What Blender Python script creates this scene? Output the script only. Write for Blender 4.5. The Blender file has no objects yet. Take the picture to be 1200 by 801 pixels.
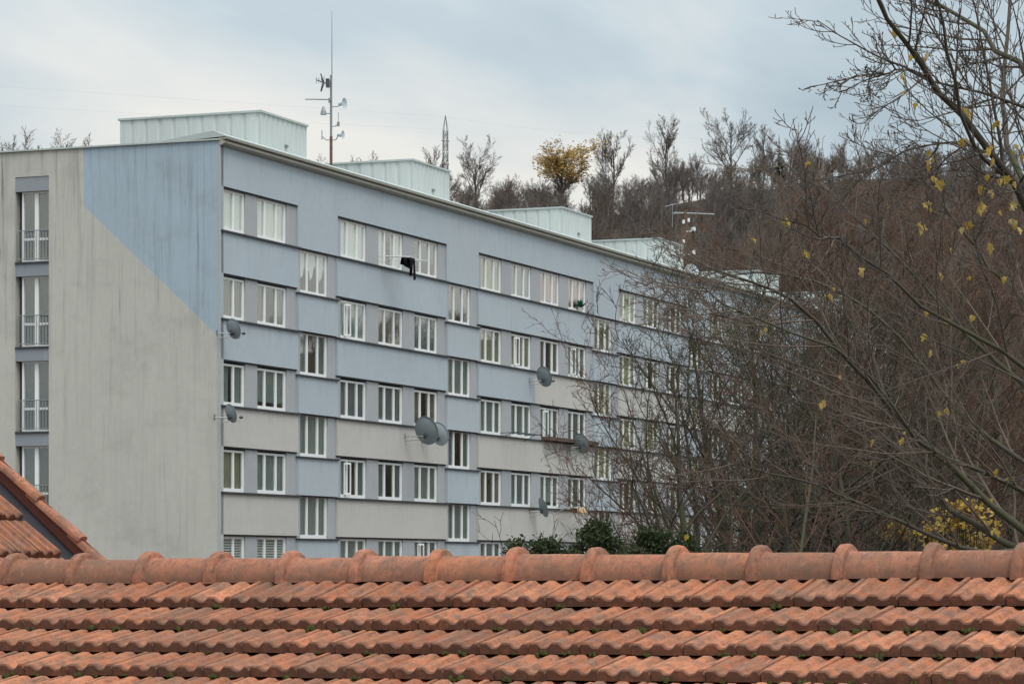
import bpy, math, random
import numpy as np
from mathutils import Vector, Matrix

# ---------------------------------------------------------------- camera, sky, sun, exposure
SC = bpy.context.scene
COL = SC.collection
R = math.radians
H0 = 6.5                      # camera height above the ground in front
F, CX, HY = 3500.0, 600.0, 664.0   # focal length in photo pixels, centre column, horizon row

cam_d = bpy.data.cameras.new('camera'); cam = bpy.data.objects.new('camera', cam_d); COL.objects.link(cam)
cam.location = (0, 0, H0); cam.rotation_euler = (R(90), 0, 0)
cam_d.sensor_width = 36; cam_d.lens = 36 * F / 1200; cam_d.shift_y = (HY - 400.5) / 1200
cam_d.clip_start = 0.5; cam_d.clip_end = 6000
SC.camera = cam

SUN_EL, SUN_AZ = R(60), R(152)   # azimuth clockwise from the view direction (+Y)
w = bpy.data.worlds.new('World'); SC.world = w; w.use_nodes = True
nt = w.node_tree; nt.nodes.clear(); N = nt.nodes.new; LK = nt.links.new
out = N('ShaderNodeOutputWorld'); mixs = N('ShaderNodeMixShader')
b1 = N('ShaderNodeBackground'); b2 = N('ShaderNodeBackground')
sky = N('ShaderNodeTexSky'); sky.sky_type = 'NISHITA'; sky.sun_disc = False
sky.sun_elevation = SUN_EL; sky.sun_rotation = SUN_AZ
LK(sky.outputs[0], b1.inputs[0]); b1.inputs[1].default_value = 0.1
tc = N('ShaderNodeTexCoord'); sep = N('ShaderNodeSeparateXYZ'); LK(tc.outputs['Generated'], sep.inputs[0])
mp = N('ShaderNodeMapping'); mp.inputs['Scale'].default_value = (2.6, 2.6, 6.0); mp.inputs['Location'].default_value = (18.36, 16.01, 15.3)
mp.inputs['Rotation'].default_value = (0, R(9), 0)
LK(tc.outputs['Generated'], mp.inputs[0])
n1 = N('ShaderNodeTexNoise'); n1.inputs['Scale'].default_value = 1.2; n1.inputs['Detail'].default_value = 6; n1.inputs['Roughness'].default_value = 0.52
n1.inputs['Distortion'].default_value = 0.4
LK(mp.outputs[0], n1.inputs['Vector'])
cr = N('ShaderNodeValToRGB'); LK(n1.outputs['Fac'], cr.inputs[0])
cr.color_ramp.elements[0].position = 0.38; cr.color_ramp.elements[0].color = (0.30, 0.364, 0.405, 1)
cr.color_ramp.elements[1].position = 0.62; cr.color_ramp.elements[1].color = (0.60, 0.59, 0.555, 1)
e = cr.color_ramp.elements.new(0.48); e.color = (0.385, 0.445, 0.478, 1)
# an overcast sky brightens smoothly towards the zenith
mx = N('ShaderNodeMath'); mx.operation = 'MAXIMUM'; LK(sep.outputs[2], mx.inputs[0]); mx.inputs[1].default_value = 0
ml = N('ShaderNodeMath'); ml.operation = 'MULTIPLY_ADD'; LK(mx.outputs[0], ml.inputs[0]); ml.inputs[1].default_value = 2.0; ml.inputs[2].default_value = 1.0
LK(cr.outputs[0], b2.inputs[0]); LK(ml.outputs[0], b2.inputs[1])
mixs.inputs[0].default_value = 0.93
LK(b1.outputs[0], mixs.inputs[1]); LK(b2.outputs[0], mixs.inputs[2]); LK(mixs.outputs[0], out.inputs[0])

sd = bpy.data.lights.new('sun', 'SUN'); so = bpy.data.objects.new('sun', sd); COL.objects.link(so)
sd.energy = 1.5; sd.angle = R(30); sd.color = (1.0, 0.98, 0.94)
sdir = Vector((math.sin(SUN_AZ) * math.cos(SUN_EL), math.cos(SUN_AZ) * math.cos(SUN_EL), math.sin(SUN_EL)))
so.rotation_euler = sdir.to_track_quat('Z', 'Y').to_euler(); so.location = (30, -20, 60)

vs = SC.view_settings; vs.view_transform = 'Standard'; vs.look = 'None'; vs.exposure = 0.2; vs.gamma = 1.0; vs.use_curve_mapping = False
SC.cycles.max_bounces = 6; SC.cycles.transparent_max_bounces = 12

# ---------------------------------------------------------------- helpers
rnd = random.Random(7)

def at(px, py, Y):
    """photo pixel + distance along the view -> world point"""
    return Vector(((px - CX) / F * Y, Y, H0 + (HY - py) / F * Y))

def props(o, label=None, cat=None, group=None, kind=None):
    if label: o['label'] = label
    if cat: o['category'] = cat
    if group: o['group'] = group
    if kind: o['kind'] = kind
    return o

def empty(name, loc=(0, 0, 0), rz=0, label=None, cat=None, group=None):
    o = bpy.data.objects.new(name, None); COL.objects.link(o)
    o.location = loc; o.rotation_euler = (0, 0, rz); o.empty_display_size = 0.3
    return props(o, label, cat, group)

def link(name, me, mat, parent=None):
    o = bpy.data.objects.new(name, me); COL.objects.link(o)
    if mat is not None and not me.materials: me.materials.append(mat)
    if parent is not None: o.parent = parent
    return o

class MB:
    def __init__(s): s.v = []; s.f = []; s.m = []
    def add(s, vs_, fs, mi=0):
        n = len(s.v); s.v += [tuple(p) for p in vs_]; s.f += [tuple(i + n for i in f) for f in fs]; s.m += [mi] * len(fs); return s
    def box(s, x0, x1, y0, y1, z0, z1, mi=0):
        return s.add([(x0,y0,z0),(x1,y0,z0),(x1,y1,z0),(x0,y1,z0),(x0,y0,z1),(x1,y0,z1),(x1,y1,z1),(x0,y1,z1)],
                     [(0,3,2,1),(4,5,6,7),(0,1,5,4),(1,2,6,5),(2,3,7,6),(3,0,4,7)], mi)
    def tube(s, pts, rad, n=6, mi=0, cap=True):
        pts = [Vector(p) for p in pts]
        if not isinstance(rad, (list, tuple)): rad = [rad] * len(pts)
        base = len(s.v); ref = None
        for i, p in enumerate(pts):
            t = (pts[min(i+1, len(pts)-1)] - pts[max(i-1, 0)]).normalized()
            if ref is None: ref = Vector((0,0,1)) if abs(t.z) < 0.9 else Vector((1,0,0))
            a = t.cross(ref).normalized(); b = t.cross(a)
            for k in range(n):
                q = p + (a * math.cos(2*math.pi*k/n) + b * math.sin(2*math.pi*k/n)) * rad[i]
                s.v.append(tuple(q))
        for i in range(len(pts)-1):
            for k in range(n):
                s.f.append((base+i*n+k, base+i*n+(k+1)%n, base+(i+1)*n+(k+1)%n, base+(i+1)*n+k)); s.m.append(mi)
        if cap:
            s.f.append(tuple(base+k for k in range(n))[::-1]); s.m.append(mi)
            e_ = base+(len(pts)-1)*n; s.f.append(tuple(e_+k for k in range(n))); s.m.append(mi)
        return s
    def extrude_x(s, prof, x0, x1, mi=0):
        """closed profile of (y, z), swept along x"""
        n = len(prof); b = len(s.v)
        s.v += [(x0, y, z) for y, z in prof] + [(x1, y, z) for y, z in prof]
        for i in range(n):
            j = (i+1) % n; s.f.append((b+i, b+j, b+n+j, b+n+i)); s.m.append(mi)
        s.f.append(tuple(b+i for i in range(n))[::-1]); s.m.append(mi)
        s.f.append(tuple(b+n+i for i in range(n))); s.m.append(mi)
        return s
    def mesh(s, name, smooth=False):
        me = bpy.data.meshes.new(name); me.from_pydata(s.v, [], s.f); me.update()
        if any(s.m): me.polygons.foreach_set('material_index', s.m)
        if smooth: me.polygons.foreach_set('use_smooth', [True]*len(me.polygons))
        return me
    def build(s, name, mat, parent=None, smooth=False, bevel=0):
        me = s.mesh(name, smooth)
        for m in (mat if isinstance(mat, (list, tuple)) else [mat]): me.materials.append(m)
        o = link(name, me, None, parent)
        if bevel:
            b = o.modifiers.new('bevel', 'BEVEL'); b.width = bevel; b.segments = 2; b.limit_method = 'ANGLE'
        return o

# ---------------------------------------------------------------- materials
class Mt:
    """small node helper"""
    def __init__(s, name, rough=0.8, spec=0.3):
        s.m = bpy.data.materials.new(name); s.m.use_nodes = True
        s.t = s.m.node_tree; s.b = s.t.nodes['Principled BSDF']
        s.b.inputs['Roughness'].default_value = rough; s.b.inputs['Specular IOR Level'].default_value = spec
    def n(s, ty, **kw):
        x = s.t.nodes.new(ty)
        for k, v in kw.items(): setattr(x, k, v)
        return x
    def l(s, a, b): s.t.links.new(a, b)
    def coord(s, scale=(1,1,1), rot=(0,0,0), kind='Object', loc=(0,0,0)):
        c = s.n('ShaderNodeTexCoord'); m = s.n('ShaderNodeMapping'); s.l(c.outputs[kind], m.inputs[0])
        m.inputs['Scale'].default_value = scale; m.inputs['Rotation'].default_value = rot; m.inputs['Location'].default_value = loc
        return m.outputs[0]
    def noise(s, vec, scale, detail=4, rough=0.55, dist=0):
        x = s.n('ShaderNodeTexNoise'); s.l(vec, x.inputs['Vector']); x.inputs['Scale'].default_value = scale
        x.inputs['Detail'].default_value = detail; x.inputs['Roughness'].default_value = rough; x.inputs['Distortion'].default_value = dist
        return x.outputs['Fac']
    def ramp(s, fac, stops):
        x = s.n('ShaderNodeValToRGB'); s.l(fac, x.inputs[0]); el = x.color_ramp.elements
        while len(el) < len(stops): el.new(0.5)
        for e_, (p, c) in zip(el, stops):
            e_.position = p; e_.color = (c if len(c) == 4 else (*c, 1)) if isinstance(c, tuple) else (c, c, c, 1)
        return x.outputs[0]
    def mix(s, fac, a, b, mode='MIX'):
        x = s.n('ShaderNodeMix', data_type='RGBA', blend_type=mode)
        for sock, v in ((x.inputs[0], fac), (x.inputs[6], a), (x.inputs[7], b)):
            if isinstance(v, (int, float)): sock.default_value = v
            elif isinstance(v, tuple): sock.default_value = (*v, 1) if len(v) == 3 else v
            else: s.l(v, sock)
        return x.outputs[2]
    def math(s, op, a, b=0.0):
        x = s.n('ShaderNodeMath', operation=op)
        for i, v in enumerate((a, b)):
            if isinstance(v, (int, float)): x.inputs[i].default_value = v
            else: s.l(v, x.inputs[i])
        return x.outputs[0]
    def rand(s): return s.n('ShaderNodeObjectInfo').outputs['Random']
    def color(s, c):
        if isinstance(c, tuple): s.b.inputs['Base Color'].default_value = (*c, 1)
        else: s.l(c, s.b.inputs['Base Color'])
        return s
    def bump(s, h, strength=0.3, dist=0.01):
        x = s.n('ShaderNodeBump'); x.inputs['Strength'].default_value = strength; x.inputs['Distance'].default_value = dist
        s.l(h, x.inputs['Height']); s.l(x.outputs[0], s.b.inputs['Normal']); return s

def plain(name, c, rough=0.6, spec=0.3, metal=0, var=0.12, scale=6.0):
    t = Mt(name, rough, spec); v = t.coord()
    f = t.noise(v, scale, 5)
    t.color(t.mix(f, tuple(x*(1-var) for x in c), tuple(min(1, x*(1+var)) for x in c)))
    t.b.inputs['Metallic'].default_value = metal
    return t.m

def render_wall(name, c, streak=0.35, two=None, tone=1.0):
    """rough painted render with vertical rain streaks and blotches; coordinates are building-local metres"""
    t = Mt(name, 0.92, 0.15); v = t.coord()
    big = t.noise(v, 0.45, 5, 0.6)
    fine = t.noise(v, 34, 3, 0.7)
    vst = t.coord((2.6, 2.6, 0.11)); st = t.noise(vst, 1.6, 5, 0.65)
    vst2 = t.coord((5.5, 5.5, 0.22)); st2 = t.noise(vst2, 1.0, 5, 0.7, 0.6)
    patch = t.ramp(t.noise(t.coord((1, 1, 0.6)), 0.55, 4, 0.6), [(0.40, 0.0), (0.66, 1.0)])
    base = c
    if two is not None:
        blue, grey, T, Hc, k = two
        sp = t.n('ShaderNodeSeparateXYZ'); co = t.n('ShaderNodeTexCoord'); t.l(co.outputs['Object'], sp.inputs[0])
        wob = t.math('MULTIPLY', t.math('SUBTRACT', t.noise(v, 3.0, 2), 0.5), 0.03)
        line = t.math('ADD', t.math('MULTIPLY', sp.outputs[1], k), Hc)
        a = t.math('GREATER_THAN', t.math('ADD', sp.outputs[2], wob), line); b = t.math('LESS_THAN', t.math('ADD', sp.outputs[1], wob), T)
        base = t.mix(t.math('MULTIPLY', a, b), grey, blue)
    col = t.mix(t.math('MULTIPLY', t.ramp(big, [(0.3, 0.0), (0.75, 1.0)]), 0.15), base, (0.24, 0.235, 0.215))
    gz_ = t.n('ShaderNodeSeparateXYZ'); gc = t.n('ShaderNodeTexCoord'); t.l(gc.outputs['Generated'], gz_.inputs[0])
    topm = t.ramp(gz_.outputs[2], [(0.25, 0.0), (1.0, 1.0)] if two is None else [(0.50, 0.22), (1.0, 1.0)])
    if two is None:
        col = t.mix(t.math('MULTIPLY', t.rand(), 0.16), col, (0.56, 0.56, 0.55))
        drip = t.noise(t.coord((1.6, 1.6, 0.12), loc=(1.7, 0, 4)), 1.1, 6, .68)
        col = t.mix(t.math('MULTIPLY', t.math('MULTIPLY', t.ramp(drip, [(0.50, 0.0), (0.78, 1.0)]), topm), 0.26), col, (0.12, 0.12, 0.12))
    else:
        smud = t.noise(t.coord((1, .8, 1.2)), .6, 6, .7)
        col = t.mix(t.math('MULTIPLY', t.ramp(smud, [(0.52, 0.0), (0.74, 1.0)]), 0.26), col, (0.19, 0.185, 0.16))
    st = t.math('MULTIPLY', st, 1.0)
    col = t.mix(t.math('MULTIPLY', t.ramp(st, [(0.50, 0.0), (0.80, 1.0)]), t.math('MULTIPLY', topm, streak)), col, (0.13, 0.13, 0.13))
    col = t.mix(t.math('MULTIPLY', t.math('MULTIPLY', t.ramp(st2, [(0.55, 0.0), (0.72, 1.0)]), t.math('MULTIPLY', patch, topm)), streak*2.0), col, (0.10, 0.105, 0.11))
    mott = t.noise(v, 3.5, 6, 0.7)
    col = t.mix(t.math('MULTIPLY', t.ramp(mott, [(0.45, 0.0), (0.75, 1.0)]), 0.12), col, (0.22, 0.215, 0.20))
    pale = t.noise(t.coord((4, 4, 0.12), loc=(3, 8, 1)), 1.2, 3)
    col = t.mix(t.math('MULTIPLY', t.ramp(pale, [(0.62, 0.0), (0.75, 1.0)]), 0.25), col, (0.5, 0.52, 0.53))
    col = t.mix(t.math('MULTIPLY', fine, 0.09), col, (0.15, 0.15, 0.15))
    t.color(col); t.bump(fine, 0.5, 0.012)
    return t.m

BLUE, GREY = (0.495, 0.565, 0.62), (0.62, 0.595, 0.555)
M = {}
M['blue'] = render_wall('blue_render', BLUE, 0.07)
M['grey'] = render_wall('grey_render', GREY, 0.08)
M['gable'] = render_wall('gable_render', GREY, 0.62, (( .435, .535, .615), (.60, .58, .52), 4.97, 7.39, 0.894))
M['infill'] = render_wall('infill_render', (0.455, 0.465, 0.485), 0.06)
M['greyblock'] = render_wall('lintel_render', (0.30, 0.325, 0.36), 0.15)
M['trim'] = plain('corner_trim', (0.44, 0.46, 0.47), 0.7)
M['dark'] = plain('dark_flashing_and_shade', (0.055, 0.058, 0.062), 0.6, 0.4)
M['room'] = plain('room_interior', (0.10, 0.10, 0.095), 0.9)
M['pvc'] = plain('white_window_frame', (0.90, 0.91, 0.90), 0.35, 0.5, var=0.03)
M['gutter'] = plain('beige_gutter', (0.40, 0.39, 0.34), 0.5, 0.5, var=0.2, scale=2.5)
M['copper'] = plain('pale_green_coping', (0.47, 0.52, 0.50), 0.5, 0.4, var=0.15, scale=1.7)
M['felt'] = plain('roof_felt', (0.16, 0.16, 0.155), 0.9)
M['steel'] = plain('galvanised_steel', (0.30, 0.31, 0.31), 0.5, 0.5, metal=0.6)
M['rust'] = plain('rusty_steel', (0.16, 0.10, 0.075), 0.8, 0.2, var=0.5)
M['darksteel'] = plain('dark_steel', (0.07, 0.075, 0.08), 0.5, 0.4)
M['railing'] = plain('grey_railing_paint', (0.26, 0.29, 0.30), 0.5, 0.4)
M['dish'] = plain('grey_dish_paint', (0.27, 0.31, 0.33), 0.5, 0.4)
M['dishpale'] = plain('pale_dish_paint', (0.52, 0.58, 0.62), 0.5, 0.4)
M['white'] = plain('white_plastic', (0.75, 0.76, 0.76), 0.4, 0.5)
M['black'] = plain('black_cloth', (0.012, 0.013, 0.018), 0.9, 0.1)
M['wood'] = plain('weathered_wood', (0.14, 0.10, 0.085), 0.8, 0.2, var=0.4)
M['orange'] = plain('orange_cloth', (0.52, 0.36, 0.20), 0.9, 0.1)
M['teal'] = plain('teal_plant', (0.02, 0.16, 0.11), 0.8, 0.2)

def sheet_metal():
    t = Mt('pale_green_sheet', 0.55, 0.4)
    v = t.coord((1.2, 1.2, 0.16)); a = t.noise(v, 2.2, 5, 0.65); b = t.noise(t.coord(), 0.5, 3)
    col = t.mix(a, (0.46, 0.52, 0.50), (0.66, 0.70, 0.68))
    col = t.mix(t.math('MULTIPLY', t.ramp(t.noise(t.coord((3, 3, 0.3)), 2.0, 4), [(0.56, 0.0), (0.75, 1.0)]), 0.4), col, (0.30, 0.34, 0.31))
    t.color(t.mix(t.math('MULTIPLY', b, 0.3), col, (0.70, 0.74, 0.73))); return t.m
M['sheet'] = sheet_metal()

def glass():
    t = Mt('window_glass'); t.t.nodes.remove(t.b)
    o = t.t.nodes['Material Output']; tr = t.n('ShaderNodeBsdfTransparent'); gl = t.n('ShaderNodeBsdfGlossy'); mx_ = t.n('ShaderNodeMixShader'); fr = t.n('ShaderNodeLayerWeight')
    tr.inputs[0].default_value = (0.93, 0.96, 0.95, 1); gl.inputs['Roughness'].default_value = 0.015; gl.inputs[0].default_value = (0.97, 0.96, 0.93, 1)
    fr.inputs['Blend'].default_value = 0.5
    rfl = t.math('ADD', t.math('MULTIPLY', t.math('POWER', fr.outputs['Facing'], 4.0), 0.85), 0.13)   # double glazing, both faces alike
    bm = t.n('ShaderNodeBump'); bm.inputs['Strength'].default_value = 0.03; bm.inputs['Distance'].default_value = 0.02
    t.l(t.noise(t.coord((1, 1, 0.6)), 1.6, 2), bm.inputs['Height']); t.l(bm.outputs[0], gl.inputs['Normal'])
    t.l(rfl, mx_.inputs[0]); t.l(tr.outputs[0], mx_.inputs[1]); t.l(gl.outputs[0], mx_.inputs[2]); t.l(mx_.outputs[0], o.inputs[0])
    return t.m
M['glass'] = glass()
CURT = [plain('curtain_%s' % n_, c, 0.95, 0.05, var=0.1, scale=3) for n_, c in
        (('sage', (0.30, 0.35, 0.34)), ('pale', (0.86, 0.86, 0.83)), ('umber', (0.24, 0.20, 0.165)), ('olive', (0.34, 0.335, 0.23)), ('slate', (0.19, 0.23, 0.24)), ('cream', (0.68, 0.66, 0.46)), ('rose', (0.55, 0.32, 0.32)))]

def terracotta(name, a, b, moss=0.0, kind='Object'):
    t = Mt(name, 0.88, 0.2); v = t.coord(); r_ = t.rand()
    # every tile gets its own patch of the pattern
    add = t.n('ShaderNodeVectorMath', operation='ADD'); cmb = t.n('ShaderNodeCombineXYZ'); t.l(t.math('MULTIPLY', r_, 37.0), cmb.inputs[0]); t.l(t.math('MULTIPLY', r_, 91.0), cmb.inputs[1])
    t.l(v, add.inputs[0]); t.l(cmb.outputs[0], add.inputs[1]); v = add.outputs[0]
    col = t.mix(r_, a, b)
    old = t.math('GREATER_THAN', t.math('FRACT', t.math('MULTIPLY', r_, 17.3)), 0.80); col = t.mix(t.math('MULTIPLY', old, 0.5), col, (0.17, 0.085, 0.055))
    new = t.math('GREATER_THAN', t.math('FRACT', t.math('MULTIPLY', r_, 31.7)), 0.90); col = t.mix(t.math('MULTIPLY', new, 0.5), col, (0.52, 0.20, 0.10))
    col = t.mix(t.ramp(t.noise(v, 9, 5, 0.6), [(0.42, 0.0), (0.66, 0.85)]), col, (0.19, 0.115, 0.082))
    col = t.mix(t.ramp(t.noise(v, 30, 4, 0.7), [(0.50, 0.0), (0.78, 0.75)]), col, (0.075, 0.055, 0.042))
    col = t.mix(t.ramp(t.noise(v, 22, 3, 0.5), [(0.66, 0.0), (0.74, 0.4)]), col, (0.42, 0.29, 0.22))
    col = t.mix(t.ramp(t.noise(v, 13, 5, 0.6), [(0.66, 0.0), (0.78, 0.6)]), col, (0.085, 0.08, 0.04))
    col = t.mix(t.ramp(t.noise(v, 55, 2, 0.5), [(0.77, 0.0), (0.79, 0.7)]), col, (0.50, 0.48, 0.44))
    strk = t.n('ShaderNodeVectorMath', operation='MULTIPLY'); t.l(v, strk.inputs[0]); strk.inputs[1].default_value = (1, .12, .5)
    col = t.mix(t.ramp(t.noise(strk.outputs[0], 75, 4, 0.65), [(0.50, 0.0), (0.72, 0.6)]), col, (0.10, 0.062, 0.045))
    col = t.mix(t.ramp(t.noise(strk.outputs[0], 48, 3, 0.6), [(0.56, 0.0), (0.72, 0.55)]), col, (0.46, 0.23, 0.155))
    if not moss:   # darker brown towards the nose
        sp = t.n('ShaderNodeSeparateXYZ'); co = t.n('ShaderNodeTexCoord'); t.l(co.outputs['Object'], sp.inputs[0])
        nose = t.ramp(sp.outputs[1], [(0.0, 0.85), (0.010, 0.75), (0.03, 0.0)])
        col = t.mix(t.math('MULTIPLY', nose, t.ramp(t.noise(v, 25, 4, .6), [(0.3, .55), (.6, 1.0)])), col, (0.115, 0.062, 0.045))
    if moss:   # grime gathers on the barrel behind the collar, towards its lower lip
        sp = t.n('ShaderNodeSeparateXYZ'); co = t.n('ShaderNodeTexCoord'); t.l(co.outputs['Object'], sp.inputs[0])
        body = t.math('GREATER_THAN', sp.outputs[0], .030); low = t.ramp(sp.outputs[2], [(0.0, 1.0), (0.10, 0.15)])
        fac = t.math('MULTIPLY', t.math('MULTIPLY', body, low), t.ramp(t.noise(v, 14, 5, 0.7), [(0.30, 0.25), (0.62, 0.95)]))
        col = t.mix(fac, col, (0.19, 0.105, 0.072))
    t.color(col); t.bump(t.noise(v, 120, 4, 0.7), 0.5, 0.004); return t.m
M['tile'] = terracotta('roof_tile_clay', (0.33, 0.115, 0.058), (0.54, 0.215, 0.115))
M['ridge'] = terracotta('ridge_tile_clay', (0.38, 0.145, 0.085), (0.48, 0.20, 0.125), 1.0)
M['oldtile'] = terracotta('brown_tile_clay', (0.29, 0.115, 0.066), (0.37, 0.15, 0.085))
M['verge_in'] = plain('dark_red_upstand', (0.17, 0.06, 0.045), 0.8, 0.2, var=0.3)
M['lead'] = plain('dark_valley_sheet', (0.035, 0.035, 0.042), 0.6, 0.3, var=0.35)
M['mortar'] = plain('dark_bedding', (0.05, 0.038, 0.03), 0.95, 0.1)
M['moss'] = plain('moss', (0.055, 0.055, 0.018), 1.0, 0.05, var=0.4, scale=60)
M['plaster'] = plain('house_plaster', (0.45, 0.42, 0.36), 0.9, 0.1)

def bark(name, a, b, moss=None):
    t = Mt(name, 0.95, 0.1); f = t.noise(t.coord((1, 1, 0.4)), 5, 4)
    col = t.mix(f, a, b)
    if moss:
        col = t.mix(t.ramp(t.noise(t.coord(), 1.6, 4), [(0.42, 0.0), (0.62, 0.8)]), col, moss)
    t.color(col); t.bump(t.noise(t.coord((1, 1, .35)), 22, 5, .7), .8, .02); return t.m
M['bark_fore'] = bark('maple_bark', (0.06, 0.05, 0.042), (0.13, 0.112, 0.095), (0.085, 0.085, 0.048))
M['bark_dark'] = bark('dark_bark', (0.04, 0.033, 0.03), (0.09, 0.075, 0.065), (0.06, 0.065, 0.03))
M['twig_grey'] = bark('grey_twig', (0.085, 0.07, 0.06), (0.16, 0.13, 0.11))
M['twig_dark'] = bark('dark_twig', (0.052, 0.043, 0.036), (0.11, 0.09, 0.072), (0.075, 0.075, 0.045))
M['twig_stem'] = bark('red_stem_twig', (0.085, 0.048, 0.037), (0.15, 0.09, 0.068))
M['twig_red'] = bark('red_brown_twig', (0.115, 0.068, 0.048), (0.205, 0.128, 0.092))
M['twig_brown'] = bark('brown_twig', (0.115, 0.088, 0.072), (0.21, 0.165, 0.135))
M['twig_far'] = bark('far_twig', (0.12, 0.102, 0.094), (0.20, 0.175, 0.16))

def leafmat(name, a, b):
    t = Mt(name, 0.7, 0.2); t.color(t.mix(t.rand(), a, b)); t.b.inputs['Subsurface Weight'].default_value = 0
    # thin leaf: light also comes through
    tl = t.n('ShaderNodeBsdfTranslucent'); tl.inputs[0].default_value = (*a, 1); mx_ = t.n('ShaderNodeMixShader'); mx_.inputs[0].default_value = 0.35
    o = t.t.nodes['Material Output']; t.l(t.b.outputs[0], mx_.inputs[1]); t.l(tl.outputs[0], mx_.inputs[2]); t.l(mx_.outputs[0], o.inputs[0])
    return t.m
M['leaf'] = leafmat('yellow_leaf', (0.46, 0.31, 0.05), (0.55, 0.44, 0.22))
M['leaf_gold'] = leafmat('golden_foliage', (0.50, 0.31, 0.05), (0.55, 0.38, 0.11))
M['leaf_far'] = leafmat('orange_foliage', (0.52, 0.34, 0.10), (0.52, 0.34, 0.10))
M['yew'] = leafmat('yew_needles', (0.045, 0.062, 0.026), (0.06, 0.075, 0.035))

def litter():
    t = Mt('leaf_litter_ground', 1.0, 0.05); v = t.coord()
    a = t.noise(v, 0.06, 6, 0.65); b = t.noise(v, 1.2, 5, 0.7)
    col = t.mix(a, (0.062, 0.05, 0.042), (0.11, 0.086, 0.072)); col = t.mix(t.math('MULTIPLY', b, 0.5), col, (0.045, 0.045, 0.03))
    t.color(col); return t.m
M['ground'] = litter()

# ---------------------------------------------------------------- ground and hill: one sheet
RX = [-9000, -1500, 0, 400, 520, 700, 850, 1000, 1200, 2000, 3000, 4100, 7000, 20000]
RH = [34, 44, 56, 55.5, 54, 55, 57.5, 59, 60, 47, 36, 33, 29, 20]
def ss(x, a, b):
    t = min(1, max(0, (x-a)/(b-a))); return t*t*(3-2*t)
def ground_z(X, Y):
    r = math.hypot(X, Y); a = math.degrees(math.atan2(X, Y))
    base = 2.0*ss(r, 35, 85) + 0.4*math.sin(X*0.05)*ss(r, 60, 120)
    if abs(a) > 100: return base
    ca = max(-70, min(72, a)); px = CX + F*math.tan(R(ca))
    hr = float(np.interp(px, RX, RH))
    t = min(1, max(0, (r-186)/274)); k = (t*0.75 + 0.25*ss(t, 0, 1))
    z = base + (H0 + hr - base)*k + (math.sin(X*0.031+1)*math.sin(Y*0.027) + 0.5*math.sin(X*0.083+Y*0.05))*1.3*k
    if r > 460: z -= 0.05*(r-460)
    return base + (z-base)*ss(100-abs(a), 0, 25)
rs = [1, 6, 12, 20, 30, 45, 60, 75, 90, 110, 130, 150, 170, 186, 200] + list(range(215, 480, 15)) + [500, 540, 600, 700, 900, 1300, 2200, 4000]
az = []
a_ = -180.0
while a_ < 180: az.append(a_); a_ += 1.0 if -14 <= a_ < 16 else (2.5 if -75 < a_ < 80 else 6.0)
gb = MB(); gb.v.append((0, 0, 0))
for r_ in rs:
    for a_ in az:
        X, Y = r_*math.sin(R(a_)), r_*math.cos(R(a_)); gb.v.append((X, Y, max(-30.0, ground_z(X, Y))))
na = len(az)
for j in range(na): gb.f.append((0, 1+(j+1) % na, 1+j)); gb.m.append(0)
for i in range(len(rs)-1):
    for j in range(na):
        a0, a1, b0, b1 = 1+i*na+j, 1+i*na+(j+1) % na, 1+(i+1)*na+j, 1+(i+1)*na+(j+1) % na
        gb.f.append((a0, a1, b1, b0)); gb.m.append(0)
go = gb.build('ground', M['ground'], smooth=True); go['kind'] = 'structure'

# ---------------------------------------------------------------- apartment building
Z0 = F/36.43; X0 = (257-600)/F*Z0
BANG = math.atan2(0.9303, 0.3668)
bld = empty('apartment_building', (X0, Z0, H0), BANG, 'long flat-roofed apartment block with staggered window bands in faded blue and grey render', 'building')
LEN, DEP, MOD, TOP, BASE = 87.7, 14.0, 3.27, 13.62, -4.9
mstart = lambda n: -0.46 + MOD*n
STAIR = {2: 1, 6: 1, 11: 1, 15: 1, 20: 1, 24: 1}
# sections: (first bay, last bay)
SECS = [(0, 1), (3, 5), (7, 10), (12, 14), (16, 19), (21, 23), (25, 26)]
ROW_T = [12.28, 9.48, 6.70, 3.90, 1.06]; ROW_B = [10.81, 7.97, 5.17, 2.38, -0.42]
STR_T = [10.87, 8.05, 5.24, 2.45]; STR_B = [9.29, 6.50, 3.72, 0.93]
RE = 0.08   # window strips lie this far behind the bands
sx0 = lambda n: 0.10 if n == 0 else mstart(n) - 0.22
sec_rng = [(0.10 if a == 0 else mstart(a)-0.30, LEN-0.12 if b == 26 else mstart(b+1)-0.22) for a, b in SECS]

core = MB(); core.box(0.32, LEN-0.32, 1.3, DEP-0.32, BASE, TOP-0.02); core.build('room_wall', M['room'], bld)
rf = MB(); rf.box(0.30, LEN-0.30, 0.40, DEP-0.3, TOP-0.02, TOP+0.06); rf.build('flat_roof', M['felt'], bld)
bk = MB(); bk.box(0.33, LEN-0.33, DEP-0.31, DEP, BASE, TOP+0.02); bk.build('rear_wall', M['grey'], bld)
fe = MB(); fe.box(LEN-0.3, LEN, 0, DEP, BASE, TOP+0.04); fe.build('far_gable', M['grey'], bld)
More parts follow.
